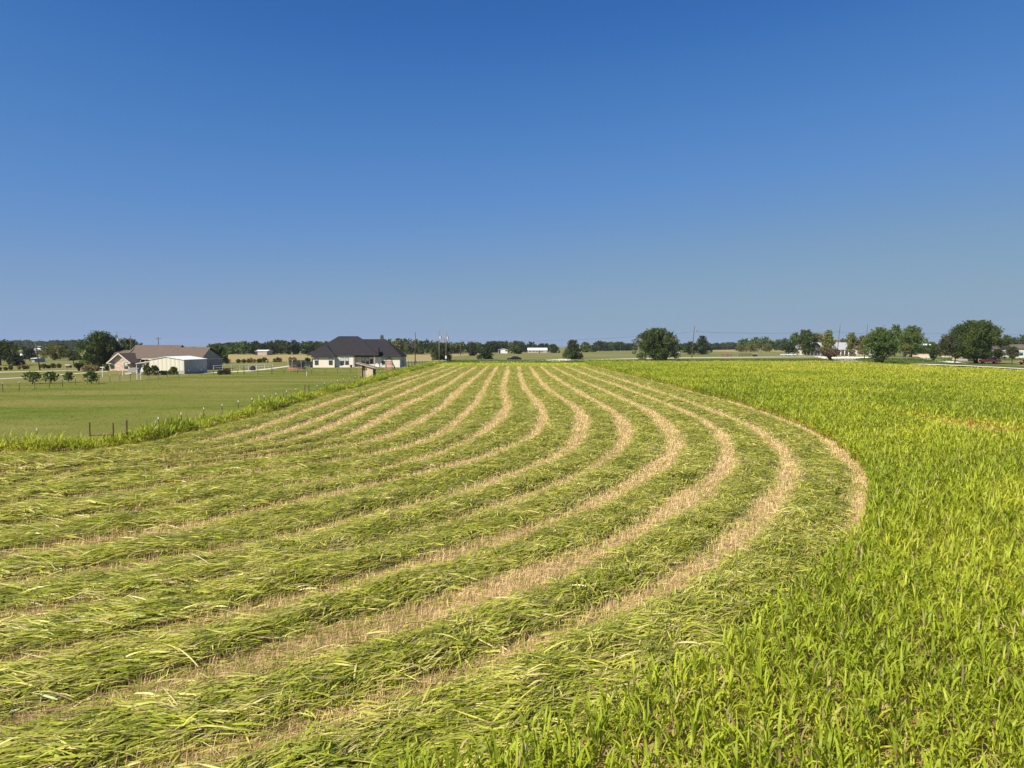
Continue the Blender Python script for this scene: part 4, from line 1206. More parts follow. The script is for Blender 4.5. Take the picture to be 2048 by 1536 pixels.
# ---- the black-roofed white brick house
def black_roofed_house():
    D0 = 198.0
    k = D0 / F_PX
    ox = XD(718, D0)
    X = lambda px: XD(px, D0) - ox
    root = empty('brick_house', (ox, D0, 0), 'white brick house with a steep black hipped roof', 'house')
    xl0, xl1 = X(626), X(669)                    # front wing on one side
    xr0, xr1 = X(749), X(797.5)                  # front wing on the other
    zw, zm = 2.95, 3.35
    w = MB()
    w.box(xl0, xl1, 0, 8, 0, zw)
    w.box(xl1 + .002, X(705), 1.0, 8, 0, zm)
    w.box(X(705) + .002, xr0 - .002, 3.6, 8, 0, zm)
    w.box(xr0, xr1, 2.0, 14.0, 0, zw)
    w.box(xl0 + .3, xr0 - .02, 8.002, 14.2, 0, zm - .02)
    w.build('wall', m_whitebrick, root)
    r = MB()
    r.hip(X(626) - 1.9, X(756), 0.7, 15.2, zm + .17, 0.735)
    r.build('roof', m_char, root)
    r = MB(); r.hip(X(645), xr1 + .55, 1.5, 12.3, zw + .17, 0.90); r.build('roof', m_char, root)
    r = MB(); r.hip(xl0 - .45, xl1 + .45, -.45, 9.5, zw + .172, 0.92); r.build('roof', m_char, root)
    # gable end of the porch roof
    r = MB(); r.prism_y([(X(752), zm + .15), (X(756.5), zm + .15), (X(756), zm + 2.0)], .9, 2.5); r.build('roof_gable', m_fascia, root)
    f = MB()
    f.box(xl0 - .46, xl1 + .46, -.475, -.452, zw - .04, zw + .17); f.box(xl1 + .47, X(756), .665, .695, zm - .02, zm + .17); f.box(xr0, xr1 + .56, 1.465, 1.495, zw - .02, zw + .17)
    f.build('fascia', m_fascia, root)
    ch = MB(); ch.box(X(752.3), X(758.2), 6.6, 7.5, 6.6, CAM_H + (HORIZON - 673.5) / F_PX * 205); c = ch.build('chimney', mat('dark_brick', (.05, .045, .045), .9, noise=(.08, .07, .07), scale=4), root)
    cp = MB(); zc = CAM_H + (HORIZON - 673.5) / F_PX * 205
    cp.box(X(753.2), X(757.4), 6.75, 7.35, zc, zc + .3); cp.box(X(752.6), X(758), 6.65, 7.45, zc + .42, zc + .50)
    for a, b in ((753.4, 6.8), (757.2, 6.8), (753.4, 7.3), (757.2, 7.3)): cp.box(X(a) - .04, X(a) + .04, b - .04, b + .04, zc + .3, zc + .42)
    cp.build('chimney_cap', m_fascia, c)
    # windows
    for px in (633.3, 661.5): window(root, X(px), 0, .72, 2.72, X(637) - X(629.5), blind=.35)
    for px in (683, 692.4): window(root, X(px), 1.0, .75, 2.75, X(696) - X(688.7), blind=.45)
    for px in (721, 729.6): window(root, X(px), 3.6, .9, 2.8, 1.0, blind=.6)
    MB().box(X(735), X(741), 3.56, 3.62, 0, 2.3).build('back_door', m_darkframe, root)
    window(root, X(764.5), 2.0, .75, 2.75, 1.05, blind=.5)
    window(root, xr1, 6.5, .8, 2.6, 1.1, side='right', blind=.3)
    window(root, xr1, 9.2, .8, 2.6, 1.1, side='right', blind=.3)
    # porch posts and slab
    for px in (706.5, 748): MB().box(X(px) - .15, X(px) + .15, .95, 1.25, 0, zm - .04).build('porch_post', m_shade, root)
    MB().box(X(705.5), xr0 - .01, .3, 3.58, 0, .12).build('porch_slab', m_concrete, root)
    # low things kept by the walls
    for px, y, s, lab, mt in ((745, -.6, .55, 'white garden chest by the porch of the black-roofed house', m_white), (753.5, .6, .6, 'second white garden chest, further from the porch', m_white)):
        m = MB(); m.box(-s, s, -.3, .3, .05, .85); m.box(-s - .04, s + .04, -.34, .34, .852, .95)
        t = m.build('garden_chest', mt, None, (ox + X(px), D0 + y, 0), bevel=.03); tag(t, lab, 'chest')
    m = MB(); m.tube([(0, 0, 0), (0, 0, .75)], .3, 14, .38)
    t = m.build('plant_pot', mat('dark_clay', (.10, .055, .04), .8, noise=(.14, .08, .06), scale=5), None, (ox + X(702.5), D0 - .3, 0), smooth=False); tag(t, 'dark round pot at the corner of the porch', 'pot')
black_roofed_house()

# ---- the brick house with the brown roof
def brown_roofed_house():
    D0 = 172.0
    ox = XD(320, D0)
    X = lambda px, y=0.0: XD(px, D0 + y) - ox
    Z = lambda py, y=0.0: CAM_H + (HORIZON - py) / F_PX * (D0 + y)
    root = empty('brick_house', (ox, D0, 0), 'brick house with a long brown shingle roof and a pale gable', 'house')
    ze = Z(724.3)
    x0, x1 = X(219.5), X(259)
    w = MB()
    xc = (x0 + x1) / 2; za = Z(708)
    w.prism_y([(x0, 0), (x1, 0), (x1, ze), (xc, za), (x0, ze)], 0, 8)
    w.build('gable_wall', m_redbrick, root)
    zm = Z(717.2, 5)
    xr = X(403, 5)
    w = MB(); w.box(x1 + .004, xr, 7.0, 14, 0, zm - .1); w.build('wall', m_redbrick, root)
    # gable end wall of the garage
    yb = 18.0
    zr = Z(694.5, 11)
    w = MB(); w.prism_x([(5.6, 0), (yb - .4, 0), (yb - .4, zm - .12), (9.8, zr - .6), (5.6, zm - .12)], xr - 5, xr + .02); w.build('garage_wall', m_shade, root)
    g = MB(); g.prism_x([(5.62, zm - .05), (yb - .42, zm - .05), (9.8, zr - .55)], xr + .021, xr + .06); g.build('gable_siding', mat('tan_siding', (.34, .31, .26), .8, noise=(.30, .27, .23), scale=2, stretch=(1, 1, 8)), root)
    MB().box(xr + .03, xr + .3, 5.2, yb, zm - .22, zm - .06).build('gable_trim', m_trim, root)
    # roofs: main, garage, low side, gable
    zr0 = Z(690, 11)
    def slab(name, xa, xb, zt, zb, y0=4.6, yr=11.0, y1=yb, t=.16):
        m = MB(); m.prism_x([(y0, zb), (yr, zt), (y1, zb), (y1, zb - t), (yr, zt - t), (y0, zb - t)], xa, xb); return m.build(name, m_brownroof, root)
    slab('roof', X(272.5, 11), X(366, 11), zr0, zm)
    yr2 = 4.6 + (11 - 4.6) * (zr - zm) / (zr0 - zm)
    slab('roof', X(366, 11) + .003, xr + .32, zr, zm + .004, yr=yr2)
    m = MB()                                        # low hipped end
    a0, a1, zt = X(233.5, 11), X(272.5, 11), Z(700.2, 11)
    e0 = X(221, 5)
    m.poly([(e0, 4.4, ze + .4), (a1, 4.6, zm), (a1, 11, zt), (a0, 11, zt)]); m.poly([(e0, 4.4, ze + .4), (a0, 11, zt), (e0, 17, ze + .4)]); m.poly([(a0, 11, zt), (a1, 11, zt), (a1, 17, zm), (e0, 17, ze + .4)])
    m.poly([(a1, 4.6, zm), (a1, 17.6, zm), (a1, 11, zt)])
    m.poly([(e0, 4.4, ze + .38), (e0, 17, ze + .38), (a1, 17, zm - .05), (a1, 4.6, zm - .05)])
    m.build('roof', m_brownroof, root)
    m = MB()                                        # slope closing the main roof's side
    m.poly([(X(265, 8), 8.2, Z(700, 8)), (X(272.5, 11) - .02, 11, zr0), (X(272.5, 11) - .02, 4.6, zm)]); m.build('roof', m_brownroof, root)
    m = MB(); ov = .5                               # gable roof slabs
    dx = (x1 - x0) / 2; sl = (za - ze) / dx
    for s in (-1, 1):
        a = (xc, za + .22); b = (xc + s * (dx + ov), ze + .22 - ov * sl)
        m.prism_y([a, b, (b[0], b[1] - .16), (xc, a[1] - .16)] if s > 0 else [a, (xc, a[1] - .16), (b[0], b[1] - .16), b], -.5, 8.5)
    m.build('roof', m_brownroof, root)
    m = MB()
    for s in (-1, 1):
        m.beam((xc, -.53, za + .12), (xc + s * (dx + ov), -.53, ze + .12 - ov * sl), .06, .26)
    for s in (-1, 1): m.box(xc + s * (dx + ov) - (0 if s < 0 else 1.15), xc + s * (dx + ov) + (1.15 if s < 0 else 0), -.5, -.02, ze - .36, ze - .2)
    m.build('gable_trim', m_trim, root)
    MB().box(x1 + .6, xr + .3, 4.53, 4.59, zm - .2, zm + .02).build('fascia', m_trim, root)
    for px in (224.8, 252.3): window(root, X(px), 0, Z(737.5), Z(724.8), X(228.6) - X(221.4), blind=.62)
    for px in (278, 285): window(root, X(px, 7), 7.0, .5, 2.4, 1.1, m_trim, .0)
    for px in (272.5, 281.5, 291): MB().box(X(px, 4.9) - .1, X(px, 4.9) + .1, 4.8, 5.0, 0, zm - .2).build('porch_post', m_trim, root)
    for px, py in ((341.5, 696.3), (386.5, 696.8), (332.5, 712)):
        y = 4.6 + (11 - 4.6) * ((720 - py) / 28)
        m = MB(); z = Z(py + .6, y); m.tube([(X(px, y), y, z - .5), (X(px, y), y, z + .35)], .16, 8); m.tube([(X(px, y) - .25, y, z + .1), (X(px, y) + .35, y, z + .42)], .14, 8, .1); m.build('roof_vent', m_fascia, root)
brown_roofed_house()

# ---- metal shed in front of it
def metal_shed():
    D0 = 152.0
    ox = XD(334, D0)
    X = lambda px: XD(px, D0) - ox
    Z = lambda py: CAM_H + (HORIZON - py) / F_PX * D0
    root = empty('metal_shed', (ox, D0, 0), 'cream sheet metal shed with a low white roof and a grey-green side', 'shed')
    x0, x1 = X(299), X(367.8)
    zc, ze0, ze1 = Z(714.2), Z(720.2), Z(720.4)
    dep = 11.5
    xc = (x0 + x1) / 2 - .2
    MB().prism_y([(x0, 0), (x1, 0), (x1, ze1), (xc, zc), (x0, ze0)], 0, .1).build('front_wall', m_cream, root)
    s = MB(); s.box(x1 - .1, x1, .101, dep, 0, ze1); s.box(x0, x0 + .1, .101, dep, 0, ze0); s.box(x0 + .1, x1 - .1, dep - .1, dep, 0, ze0); s.build('side_wall', m_greywall, root)
    r = MB()
    r.prism_y([(x0 - .15, ze0 + .03), (xc, zc + .04), (x1 + .15, ze1 + .03), (x1 + .15, ze1 + .12), (xc, zc + .14), (x0 - .15, ze0 + .12)], -.12, dep + .1)
    r.build('roof', m_whiteroof, root)
    MB().box(x1 + .002, x1 + .05, -.03, .05, 0, ze1).build('corner_trim', m_trim, root)
    MB().box(x0 + .2, x1 - .2, -.04, -.002, .0, .75).build('base_panel', mat('weathered_panel', (.46, .43, .36), .8, noise=(.36, .33, .28), scale=2), root)
    for q in (2.6, 6.2, 9.2): MB().box(x1 + .02, x1 + .12, q, q + .35, 1.0, 1.4).build('wall_box', m_galv, root)
    # lean-to canopy on the open side
    c = MB(); xa = X(268.5)
    c.beam((xa, 3.5, Z(727.3)), (x0 - .05, 3.5, Z(722.4)), 6.0, .1)
    cano = c.build('canopy', m_whiteroof, root)
    for px in (268.8, 282, 297):
        for q in (.7, 6.2):
            MB().box(X(px), X(px) + .12, q, q + .12, 0, Z(727.4) - .1 + (px - 268.8) / 30 * .5).build('canopy_post', m_galv, root)
metal_shed()
for px, base, w, h, lab, mt, nm, ct in ((291, 745.5, 1.6, 1.5, 'white garden machine parked under the metal shed canopy', m_white, 'garden_machine', 'machine'),
                                 (268, 745, 2.3, 1.15, 'grey heap of tarped goods beside the canopy', mat('grey_tarp', (.24, .22, .23), .8, noise=(.32, .30, .30), scale=2), 'tarped_heap', 'heap'),
                                 (256, 749.3, 1.0, .35, 'small white trough on the grass by the grey heap', m_white, 'trough', 'trough'),
                                 (350, 748.6, 1.0, .75, 'small teal box among the shrubs of the metal shed', mat('teal_plastic', (.03, .26, .20), .5, noise=(.04, .32, .25), scale=3), 'plastic_box', 'box'),
                                 (505.5, 740.8, 1.05, 1.1, 'black covered bin standing on the edge of the pale driveway', mat('black_cover', (.012, .012, .014), .6, noise=(.025, .025, .027), scale=4), 'covered_bin', 'bin')):
    p = G(px, base); m = MB()
    if nm == 'garden_machine':
        m.box(-w / 2, w / 2, -.5, .5, .45, .8); m.box(-w * .45, w * .1, -.45, .45, .802, 1.15); m.box(.2, .32, -.3, .3, .802, h)
        for sx in (-.5, .5):
            for sy in (-.5, .42): m.tube([(sx * w * .7, sy, .3), (sx * w * .7, sy + .1, .3)], .3, 12)
    elif nm == 'trough':
        m.prism_x([(-.3, 0), (.3, 0), (.42, h), (.34, h), (.26, .08), (-.26, .08), (-.34, h), (-.42, h)], -w / 2, w / 2)
    else:
        m.prism_y([(-w / 2, 0), (w / 2, 0), (w * .47, h * .7), (w * .2, h), (-w * .3, h * .92), (-w * .5, h * .55)], -.5, .5)
    t = m.build(nm, mt, None, (p[0], p[1], 0), bevel=.05); tag(t, lab, ct)

# ---- three-sided loafing shed by the fence
def loafing_shed():
    D0 = 135.0
    ox = XD(733, D0)
    X = lambda px: XD(px, D0) - ox
    Z = lambda py: CAM_H + (HORIZON - py) / F_PX * D0
    root = empty('loafing_shed', (ox, D0, 0), 'small plywood loafing shed with a single sloping roof by the wire fence', 'shed')
    m_osb = mat('plywood', (0.56, 0.43, 0.28), .9, noise=(0.66, 0.53, 0.36), scale=2.5, stretch=(1, 1, .4))
    m_post = mat('cedar_post', (0.34, 0.20, 0.10), .9, noise=(0.42, 0.26, 0.14), scale=4, stretch=(5, 5, .6))
    zl, zr = Z(725.8), Z(733.6)
    xl, xr = X(716.5), X(745.5)
    zz = lambda x: zl + (zr - zl) * (x - xl) / (xr - xl)
    for px in (717, 729.8):
        x = X(px); MB().box(x, x + .17, 0, .17, 0, zz(x) - .12).build('post', m_post, root)
    x = xl; MB().box(x + .02, x + .18, 2.5, 2.67, 0, zz(x) - .12).build('post', m_post, root)
    xa = X(731.5)
    MB().prism_y([(xa, 0), (xr, 0), (xr, zz(xr) - .14), (xa, zz(xa) - .14)], -.02, .03).build('front_panel', m_osb, root)
    MB().box(xr + .002, xr + .05, -.02, 2.7, 0, zz(xr) - .16).build('side_panel', mat('dark_boards', (.15, .11, .08), .9, noise=(.2, .15, .11), scale=3), root)
    MB().prism_y([(xl + .2, 0), (xr, 0), (xr, zz(xr) - .16), (xl + .2, zz(xl) - .16)], 2.62, 2.69).build('back_panel', m_post, root)
    MB().box(X(721.5), X(722.5) + .04, .6, 2.6, 0, 1.7).build('partition', m_post, root)
    MB().box(X(724), X(730), .5, 1.2, 0.02, 1.9).build('feed_door', mat('olive_boards', (.22, .19, .10), .9, noise=(.28, .24, .14), scale=3, stretch=(6, 1, 1)), root)
    r = MB(); a, b = xl - .38, xr + .55
    r.prism_y([(a, zz(a)), (b, zz(b)), (b, zz(b) - .07), (a, zz(a) - .07)], -.25, 2.95); r.build('roof', mat('rusty_tin', (.17, .125, .10), .7, noise=(.25, .19, .15), scale=2, stretch=(1, 5, 1)), root)
    r = MB(); r.prism_y([(a - .01, zz(a) - .075), (b, zz(b) - .075), (b, zz(b) - .19), (a - .01, zz(a) - .19)], -.27, -.2); r.build('fascia_board', m_osb, root)
    MB().box(X(730.8), X(733.4), -.08, -.03, Z(739.5), Z(736.5)).build('wall_box', m_steel, root)
loafing_shed()

# ---- play set with slide and swing legs
def play_set():
    D0 = 182.0
    ox = XD(778, D0)
    root = empty('play_set', (ox, D0, 0), 'wooden play set with a roofed tower and a slide by the black-roofed house', 'play set')
    X = lambda px: XD(px, D0) - ox
    Z = lambda py: CAM_H + (HORIZON - py) / F_PX * D0
    m_red = mat('redwood', (0.34, 0.15, 0.09), .8, noise=(0.42, 0.21, 0.13), scale=4, stretch=(4, 4, .7))
    xs = (X(770.2), X(782.2))
    for x in xs:
        for y in (0, 1.5): MB().box(x, x + .12, y, y + .12, 0, Z(717.5)).build('post', m_red, root)
    MB().box(xs[0], xs[1] + .12, -.02, 1.64, Z(729), Z(728.2)).build('deck', m_red, root)
    b = MB()
    for i in range(7):
        x = xs[0] + .1 + i * (xs[1] - xs[0] - .1) / 6.6; b.box(x, x + .15, -.05, -.022, Z(728), Z(722.4))
    b.box(xs[0], xs[1] + .12, -.08, -.052, Z(722.3), Z(721.2)); b.build('railing', m_red, root)
    b = MB()
    for i in range(6):
        x = xs[0] + .14 + i * (xs[1] - xs[0] - .1) / 6; b.box(x, x + .12, -.05, -.022, .2, Z(729.2))
    b.box(xs[0] - .3, xs[1] + .12, -.06, .14, .02, .2); b.build('lower_boards', m_red, root)
    xc = (xs[0] + xs[1] + .12) / 2
    MB().prism_y([(xs[0] - .05, Z(719)), (xs[1] + .17, Z(719)), (xc, Z(711.5))], -.2, 1.8).build('tower_roof', m_fascia, root)
    s = MB(); s.beam((xs[0] - .05, .7, Z(729.8)), (X(752), .7, .25), .6, .06); s.beam((xs[0] - .05, .38, Z(729.2)), (X(752), .38, .35), .05, .18); s.beam((xs[0] - .05, 1.02, Z(729.2)), (X(752), 1.02, .35), .05, .18)
    s.build('slide', mat('grey_slide', (.42, .43, .43), .5, noise=(.5, .5, .5), scale=2), root)
    for y0 in (.1, 1.4): MB().beam((xs[1] + .1, .75, Z(722.5)), (X(789.5), y0, 0), .12, .12).build('swing_leg', m_fascia, root)
play_set()

# ---- trampoline
def trampoline():
    p = G(594, 742.5)
    root = empty('trampoline', (p[0], p[1], 0), 'round trampoline with a black safety net and a red edge pad', 'trampoline')
    R_, zb, zt = 1.95, .82, 2.6
    def ring(r, z, t, n=32): return [(r * math.cos(2 * math.pi * i / n), r * math.sin(2 * math.pi * i / n), z) for i in range(n + 1)]
    MB().tube(ring(R_ + .05, zb, 0), .05, 6).build('frame', m_galv, root)
    m = MB(); n = 32
    for i in range(n):
        a, b = 2 * math.pi * i / n, 2 * math.pi * (i + 1) / n
        q = lambda t, r, z: (r * math.cos(t), r * math.sin(t), z)
        m.poly([q(a, R_ + .08, zb - .22), q(b, R_ + .08, zb - .22), q(b, R_ + .08, zb + .06), q(a, R_ + .08, zb + .06)])
        m.poly([q(a, R_ + .08, zb + .06), q(b, R_ + .08, zb + .06), q(b, R_ - .25, zb + .08), q(a, R_ - .25, zb + .08)])
    m.build('edge_pad', mat('red_pad', (.42, .075, .035), .6, noise=(.5, .11, .06), scale=3), root)
    m = MB(); m.poly([(1.7 * math.cos(2 * math.pi * i / n), 1.7 * math.sin(2 * math.pi * i / n), zb + .04) for i in range(n)]); m.build('jumping_mat', m_fascia, root)
    net = bpy.data.materials.new('net'); net.use_nodes = True
    nn, ll = net.node_tree.nodes, net.node_tree.links
    nn['Principled BSDF'].inputs['Base Color'].default_value = (.015, .014, .014, 1); nn['Principled BSDF'].inputs['Roughness'].default_value = .8
    tr = nn.new('ShaderNodeBsdfTransparent'); mx = nn.new('ShaderNodeMixShader'); mx.inputs[0].default_value = .62
    ll.new(tr.outputs[0], mx.inputs[1]); ll.new(nn['Principled BSDF'].outputs[0], mx.inputs[2]); ll.new(mx.outputs[0], nn['Material Output'].inputs['Surface'])
    m = MB()
    for i in range(n):
        a, b = 2 * math.pi * i / n, 2 * math.pi * (i + 1) / n
        m.poly([(1.72 * math.cos(a), 1.72 * math.sin(a), zb + .1), (1.72 * math.cos(b), 1.72 * math.sin(b), zb + .1), (1.78 * math.cos(b), 1.78 * math.sin(b), zt), (1.78 * math.cos(a), 1.78 * math.sin(a), zt)])
    m.build('safety_net', net, root)
    MB().tube(ring(1.8, zt, 0), .03, 6).build('net_hoop', m_steel, root)
    for i in range(6):
        a = 2 * math.pi * (i + .25) / 6; c, s = math.cos(a), math.sin(a)
        MB().tube([(c * (R_ + .1), s * (R_ + .1), .0), (c * (R_ + .12), s * (R_ + .12), zb + .7), (c * (R_ + .08), s * (R_ + .08), zt - .35), (c * 1.8, s * 1.8, zt)], .035, 6).build('net_pole', m_galv, root)
    for i in range(6):
        a = 2 * math.pi * (i + .75) / 6; c, s = math.cos(a), math.sin(a)
        MB().tube([(c * R_, s * R_, zb), (c * R_ * 1.02, s * R_ * 1.02, 0)], .035, 6).build('leg', m_galv, root)
trampoline()

# ---- simple far buildings: (own walls, roof, openings)
def gable_building(name, label, x0, x1, base, eave, ridge, depth, wall_m, roof_m, axis='x', D=None, cat='building', doors=(), wins=(), roof_pitch_over=.4, door_m=None):
    """axis 'x': ridge runs across the view; 'y': the gable faces the viewer"""
    if D is None: D = DY(base)
    ox = XD((x0 + x1) / 2, D)
    X = lambda px: XD(px, D) - ox
    Z = lambda py, y=0: CAM_H + (HORIZON - py) / F_PX * (D + y)
    root = empty(name, (ox, D, 0), label, cat)
    a, b = X(x0), X(x1); ze = Z(eave); ov = roof_pitch_over
    if axis == 'x':
        zr = Z(ridge, depth / 2)
        MB().prism_x([(0, 0), (depth, 0), (depth, ze), (depth / 2, zr - .15), (0, ze)], a, b).build('wall', wall_m, root)
        sl = (zr - ze) / (depth / 2)
        MB().prism_x([(-ov, ze - ov * sl + .12), (depth / 2, zr + .12), (depth + ov, ze - ov * sl + .12), (depth + ov, ze - ov * sl), (depth / 2, zr), (-ov, ze - ov * sl)], a - ov, b + ov).build('roof', roof_m, root)
    else:
        zr = Z(ridge); c = (a + b) / 2
        MB().prism_y([(a, 0), (b, 0), (b, ze), (c, zr - .1), (a, ze)], 0, depth).build('wall', wall_m, root)
        sl = (zr - ze) / ((b - a) / 2)
        MB().prism_y([(a - ov, ze - ov * sl + .14), (a - ov, ze - ov * sl), (c, zr), (b + ov, ze - ov * sl), (b + ov, ze - ov * sl + .14), (c, zr + .14)], -ov, depth + ov).build('roof', roof_m, root)
    for px, w, zt in doors: MB().box(X(px) - w / 2, X(px) + w / 2, -.06, -.004, 0.02, zt).build('door', door_m or m_fascia, root)
    for px, w, z0, z1 in wins: window(root, X(px), 0, z0, z1, w, m_white if wall_m is m_creamwall else m_darkframe, .3)
    return root
gable_building('farm_shed', 'tan shed on the far edge of the field before the wood', 511.5, 534, 710.2, 702.2, 700, 11, m_tanbrick, m_whiteroof, cat='shed', doors=((513, 1.6, 3.0),))
gable_building('barn', 'small white barn with its gable facing out below the far wood', 996.5, 1015, 706.6, 699.6, 697.4, 14, m_white_wall, m_whiteroof, 'y', cat='barn', doors=((999, 1.6, 2.6),), wins=((1012.4, 1.4, 1.6, 3.0),))
lh = gable_building('long_house', 'long low tan house with a white metal roof', 1056, 1094, 705.8, 700.4, 696, 12, m_tanbrick, m_whiteroof, cat='house', wins=((1060, 1.4, .9, 2.2), (1067, 1.4, .9, 2.2), (1073.5, 1.4, .9, 2.2), (1084, 1.4, .9, 2.2)), doors=((1079, 1.2, 2.2),))
gable_building('house', 'far pale house almost hidden beside the large oak', 34, 47, 714.5, 704.5, 702.5, 10, m_creamwall, m_brownroof, cat='house', wins=((40, 1.2, 1.0, 2.2),))
gable_building('shed', 'low shed with a white roof beside the large oak', 27, 43, 719, 711, 708, 8, m_shade, m_whiteroof, cat='shed', doors=((38, 1.6, 2.0),))
gable_building('house', 'white house showing between the trees behind the leaning pole', 68.5, 83, 708.5, 698.6, 696.5, 10, m_white_wall, m_whiteroof, cat='house', doors=((79, 2.4, 2.6),), wins=((79.5, 2.6, 4.6, 6.0),))
gable_building('shed', 'small grey-blue shed at the foot of the dark round oak', 64.6, 73, 724.3, 717, 716, 5, mat('bluegrey_metal', (.34, .37, .42), .6, noise=(.40, .43, .48), scale=1), m_whiteroof, cat='shed', doors=((72, .9, 1.4),))
gable_building('barn', 'dark barn with a white roof edge behind the vase shaped shrub', 1842, 1866, 713, 690.5, 688, 12, m_fascia, m_whiteroof, cat='barn', D=430, doors=((1852, 3, 3),))
g3 = gable_building('gabled_house', 'cream house with a dark-edged gable and pale metal roofs', 1621, 1641.5, 711.3, 697, 687, 26, m_creamwall, mat('grey_metal_roof', (.30, .30, .32), .5, noise=(.36, .36, .37), scale=.6, stretch=(4, .3, 1)), 'y', cat='house', wins=((1625.3, 1.5, .9, 3.0), (1634.6, 2.0, 1.0, 3.9)), D=430)
def house3_rest():
    D = 430.0; ox = g3.location.x
    X = lambda px, y=0: XD(px, D + y) - ox
    Z = lambda py, y=0: CAM_H + (HORIZON - py) / F_PX * (D + y)
    m = MB(); a, b = X(1621), X(1641.5); c = (a + b) / 2
    for s, e in ((-1, a - .5), (1, b + .5)): m.beam((c, -.55, Z(686.4)), (e, -.55, Z(697.6)), .12, 1.0)
    m.build('gable_trim', m_darkframe, g3)
    y0 = 6.0
    MB().box(X(1641.5) + .01, X(1752, y0), y0, y0 + 14, 0, Z(698, y0)).build('wall', m_creamwall, g3)
    zt = Z(684.8, y0 + 7)
    MB().prism_x([(y0 - 2.2, Z(699, y0)), (y0 + 7, zt), (y0 + 15, Z(698, y0)), (y0 + 15, Z(698, y0) - .2), (y0 + 7, zt - .2), (y0 - 2.2, Z(699, y0) - .2)], X(1641.5, y0) - 3, X(1704, y0)).build('roof', mat('grey_metal_roof', (.30, .30, .32), .5, noise=(.36, .36, .37), scale=.6, stretch=(4, .3, 1)), g3)
    MB().prism_x([(y0 - .5, Z(697, y0)), (y0 + 7, Z(686.5, y0)), (y0 + 15, Z(697, y0))], X(1704, y0) + .01, X(1753, y0)).build('roof', m_brownroof, g3)
    MB().prism_x([(y0 + 5, Z(690, y0)), (y0 + 10, Z(680, y0)), (y0 + 15, Z(690, y0))], X(1673, y0), X(1693, y0)).build('roof', mat('maroon_roof', (.13, .055, .065), .7, noise=(.17, .08, .09), scale=1), g3)
    for px in (1678, 1686, 1694): MB().box(X(px, y0) - .2, X(px, y0) + .2, y0 - 2, y0 - 1.6, 0, Z(699, y0) - .2).build('porch_post', m_white, g3)
    for px in (1702, 1722, 1744): window(g3, X(px, y0), y0, .9, 3.0, 1.8, m_white, .3)
    MB().box(X(1687, y0), X(1692, y0), y0 - .05, y0 - .004, 0, 2.4).build('door', m_darkframe, g3)
house3_rest()
g4 = gable_building('long_house', 'long pale house with a brown shingle roof at the frame edge', 1985, 2110, 716, 697, 689.3, 12, m_white_wall, m_brownroof, cat='house', D=345, wins=((2034, 1.6, 1.4, 3.2), (2042, 1.6, 1.4, 3.2), (2060, 1.6, 1.4, 3.2)), doors=((2020, 1.2, 2.3),))
gable_building('garage', 'low tan garage with a grey roof behind the giant tree', 1932, 1988, 722.5, 713.5, 707, 9, m_tanbrick, mat('grey_shingle', (.27, .24, .22), .9, noise=(.33, .30, .27), scale=1.5), cat='garage', doors=((1970, 2.8, 2.0),))
# low tan wall on the house lawn, and the low white wall beyond the giant tree
for nm, lab, x0, x1, base, h, t, mt in (('garden_wall', 'low tan garden wall behind the tree pair', 1806, 1866, 713.2, 1.5, .4, mat('sandstone', (.50, .37, .26), .9, noise=(.58, .45, .33), scale=1.2)),
                                        ('garden_wall', 'low pale wall behind the reddish dark tree', 1884, 1932, 714.2, .9, .4, m_trim)):
    a, b = G(x0, base), G(x1, base); w = (b[0] - a[0]) / 2
    root = empty(nm, ((a[0] + b[0]) / 2, a[1], 0), lab, 'wall')
    MB().box(-w, w, -t / 2, t / 2, 0, h - .12).build('wall_body', mt, root)
    MB().box(-w - .06, w + .06, -t / 2 - .06, t / 2 + .06, h - .12, h).build('coping', m_trim, root)

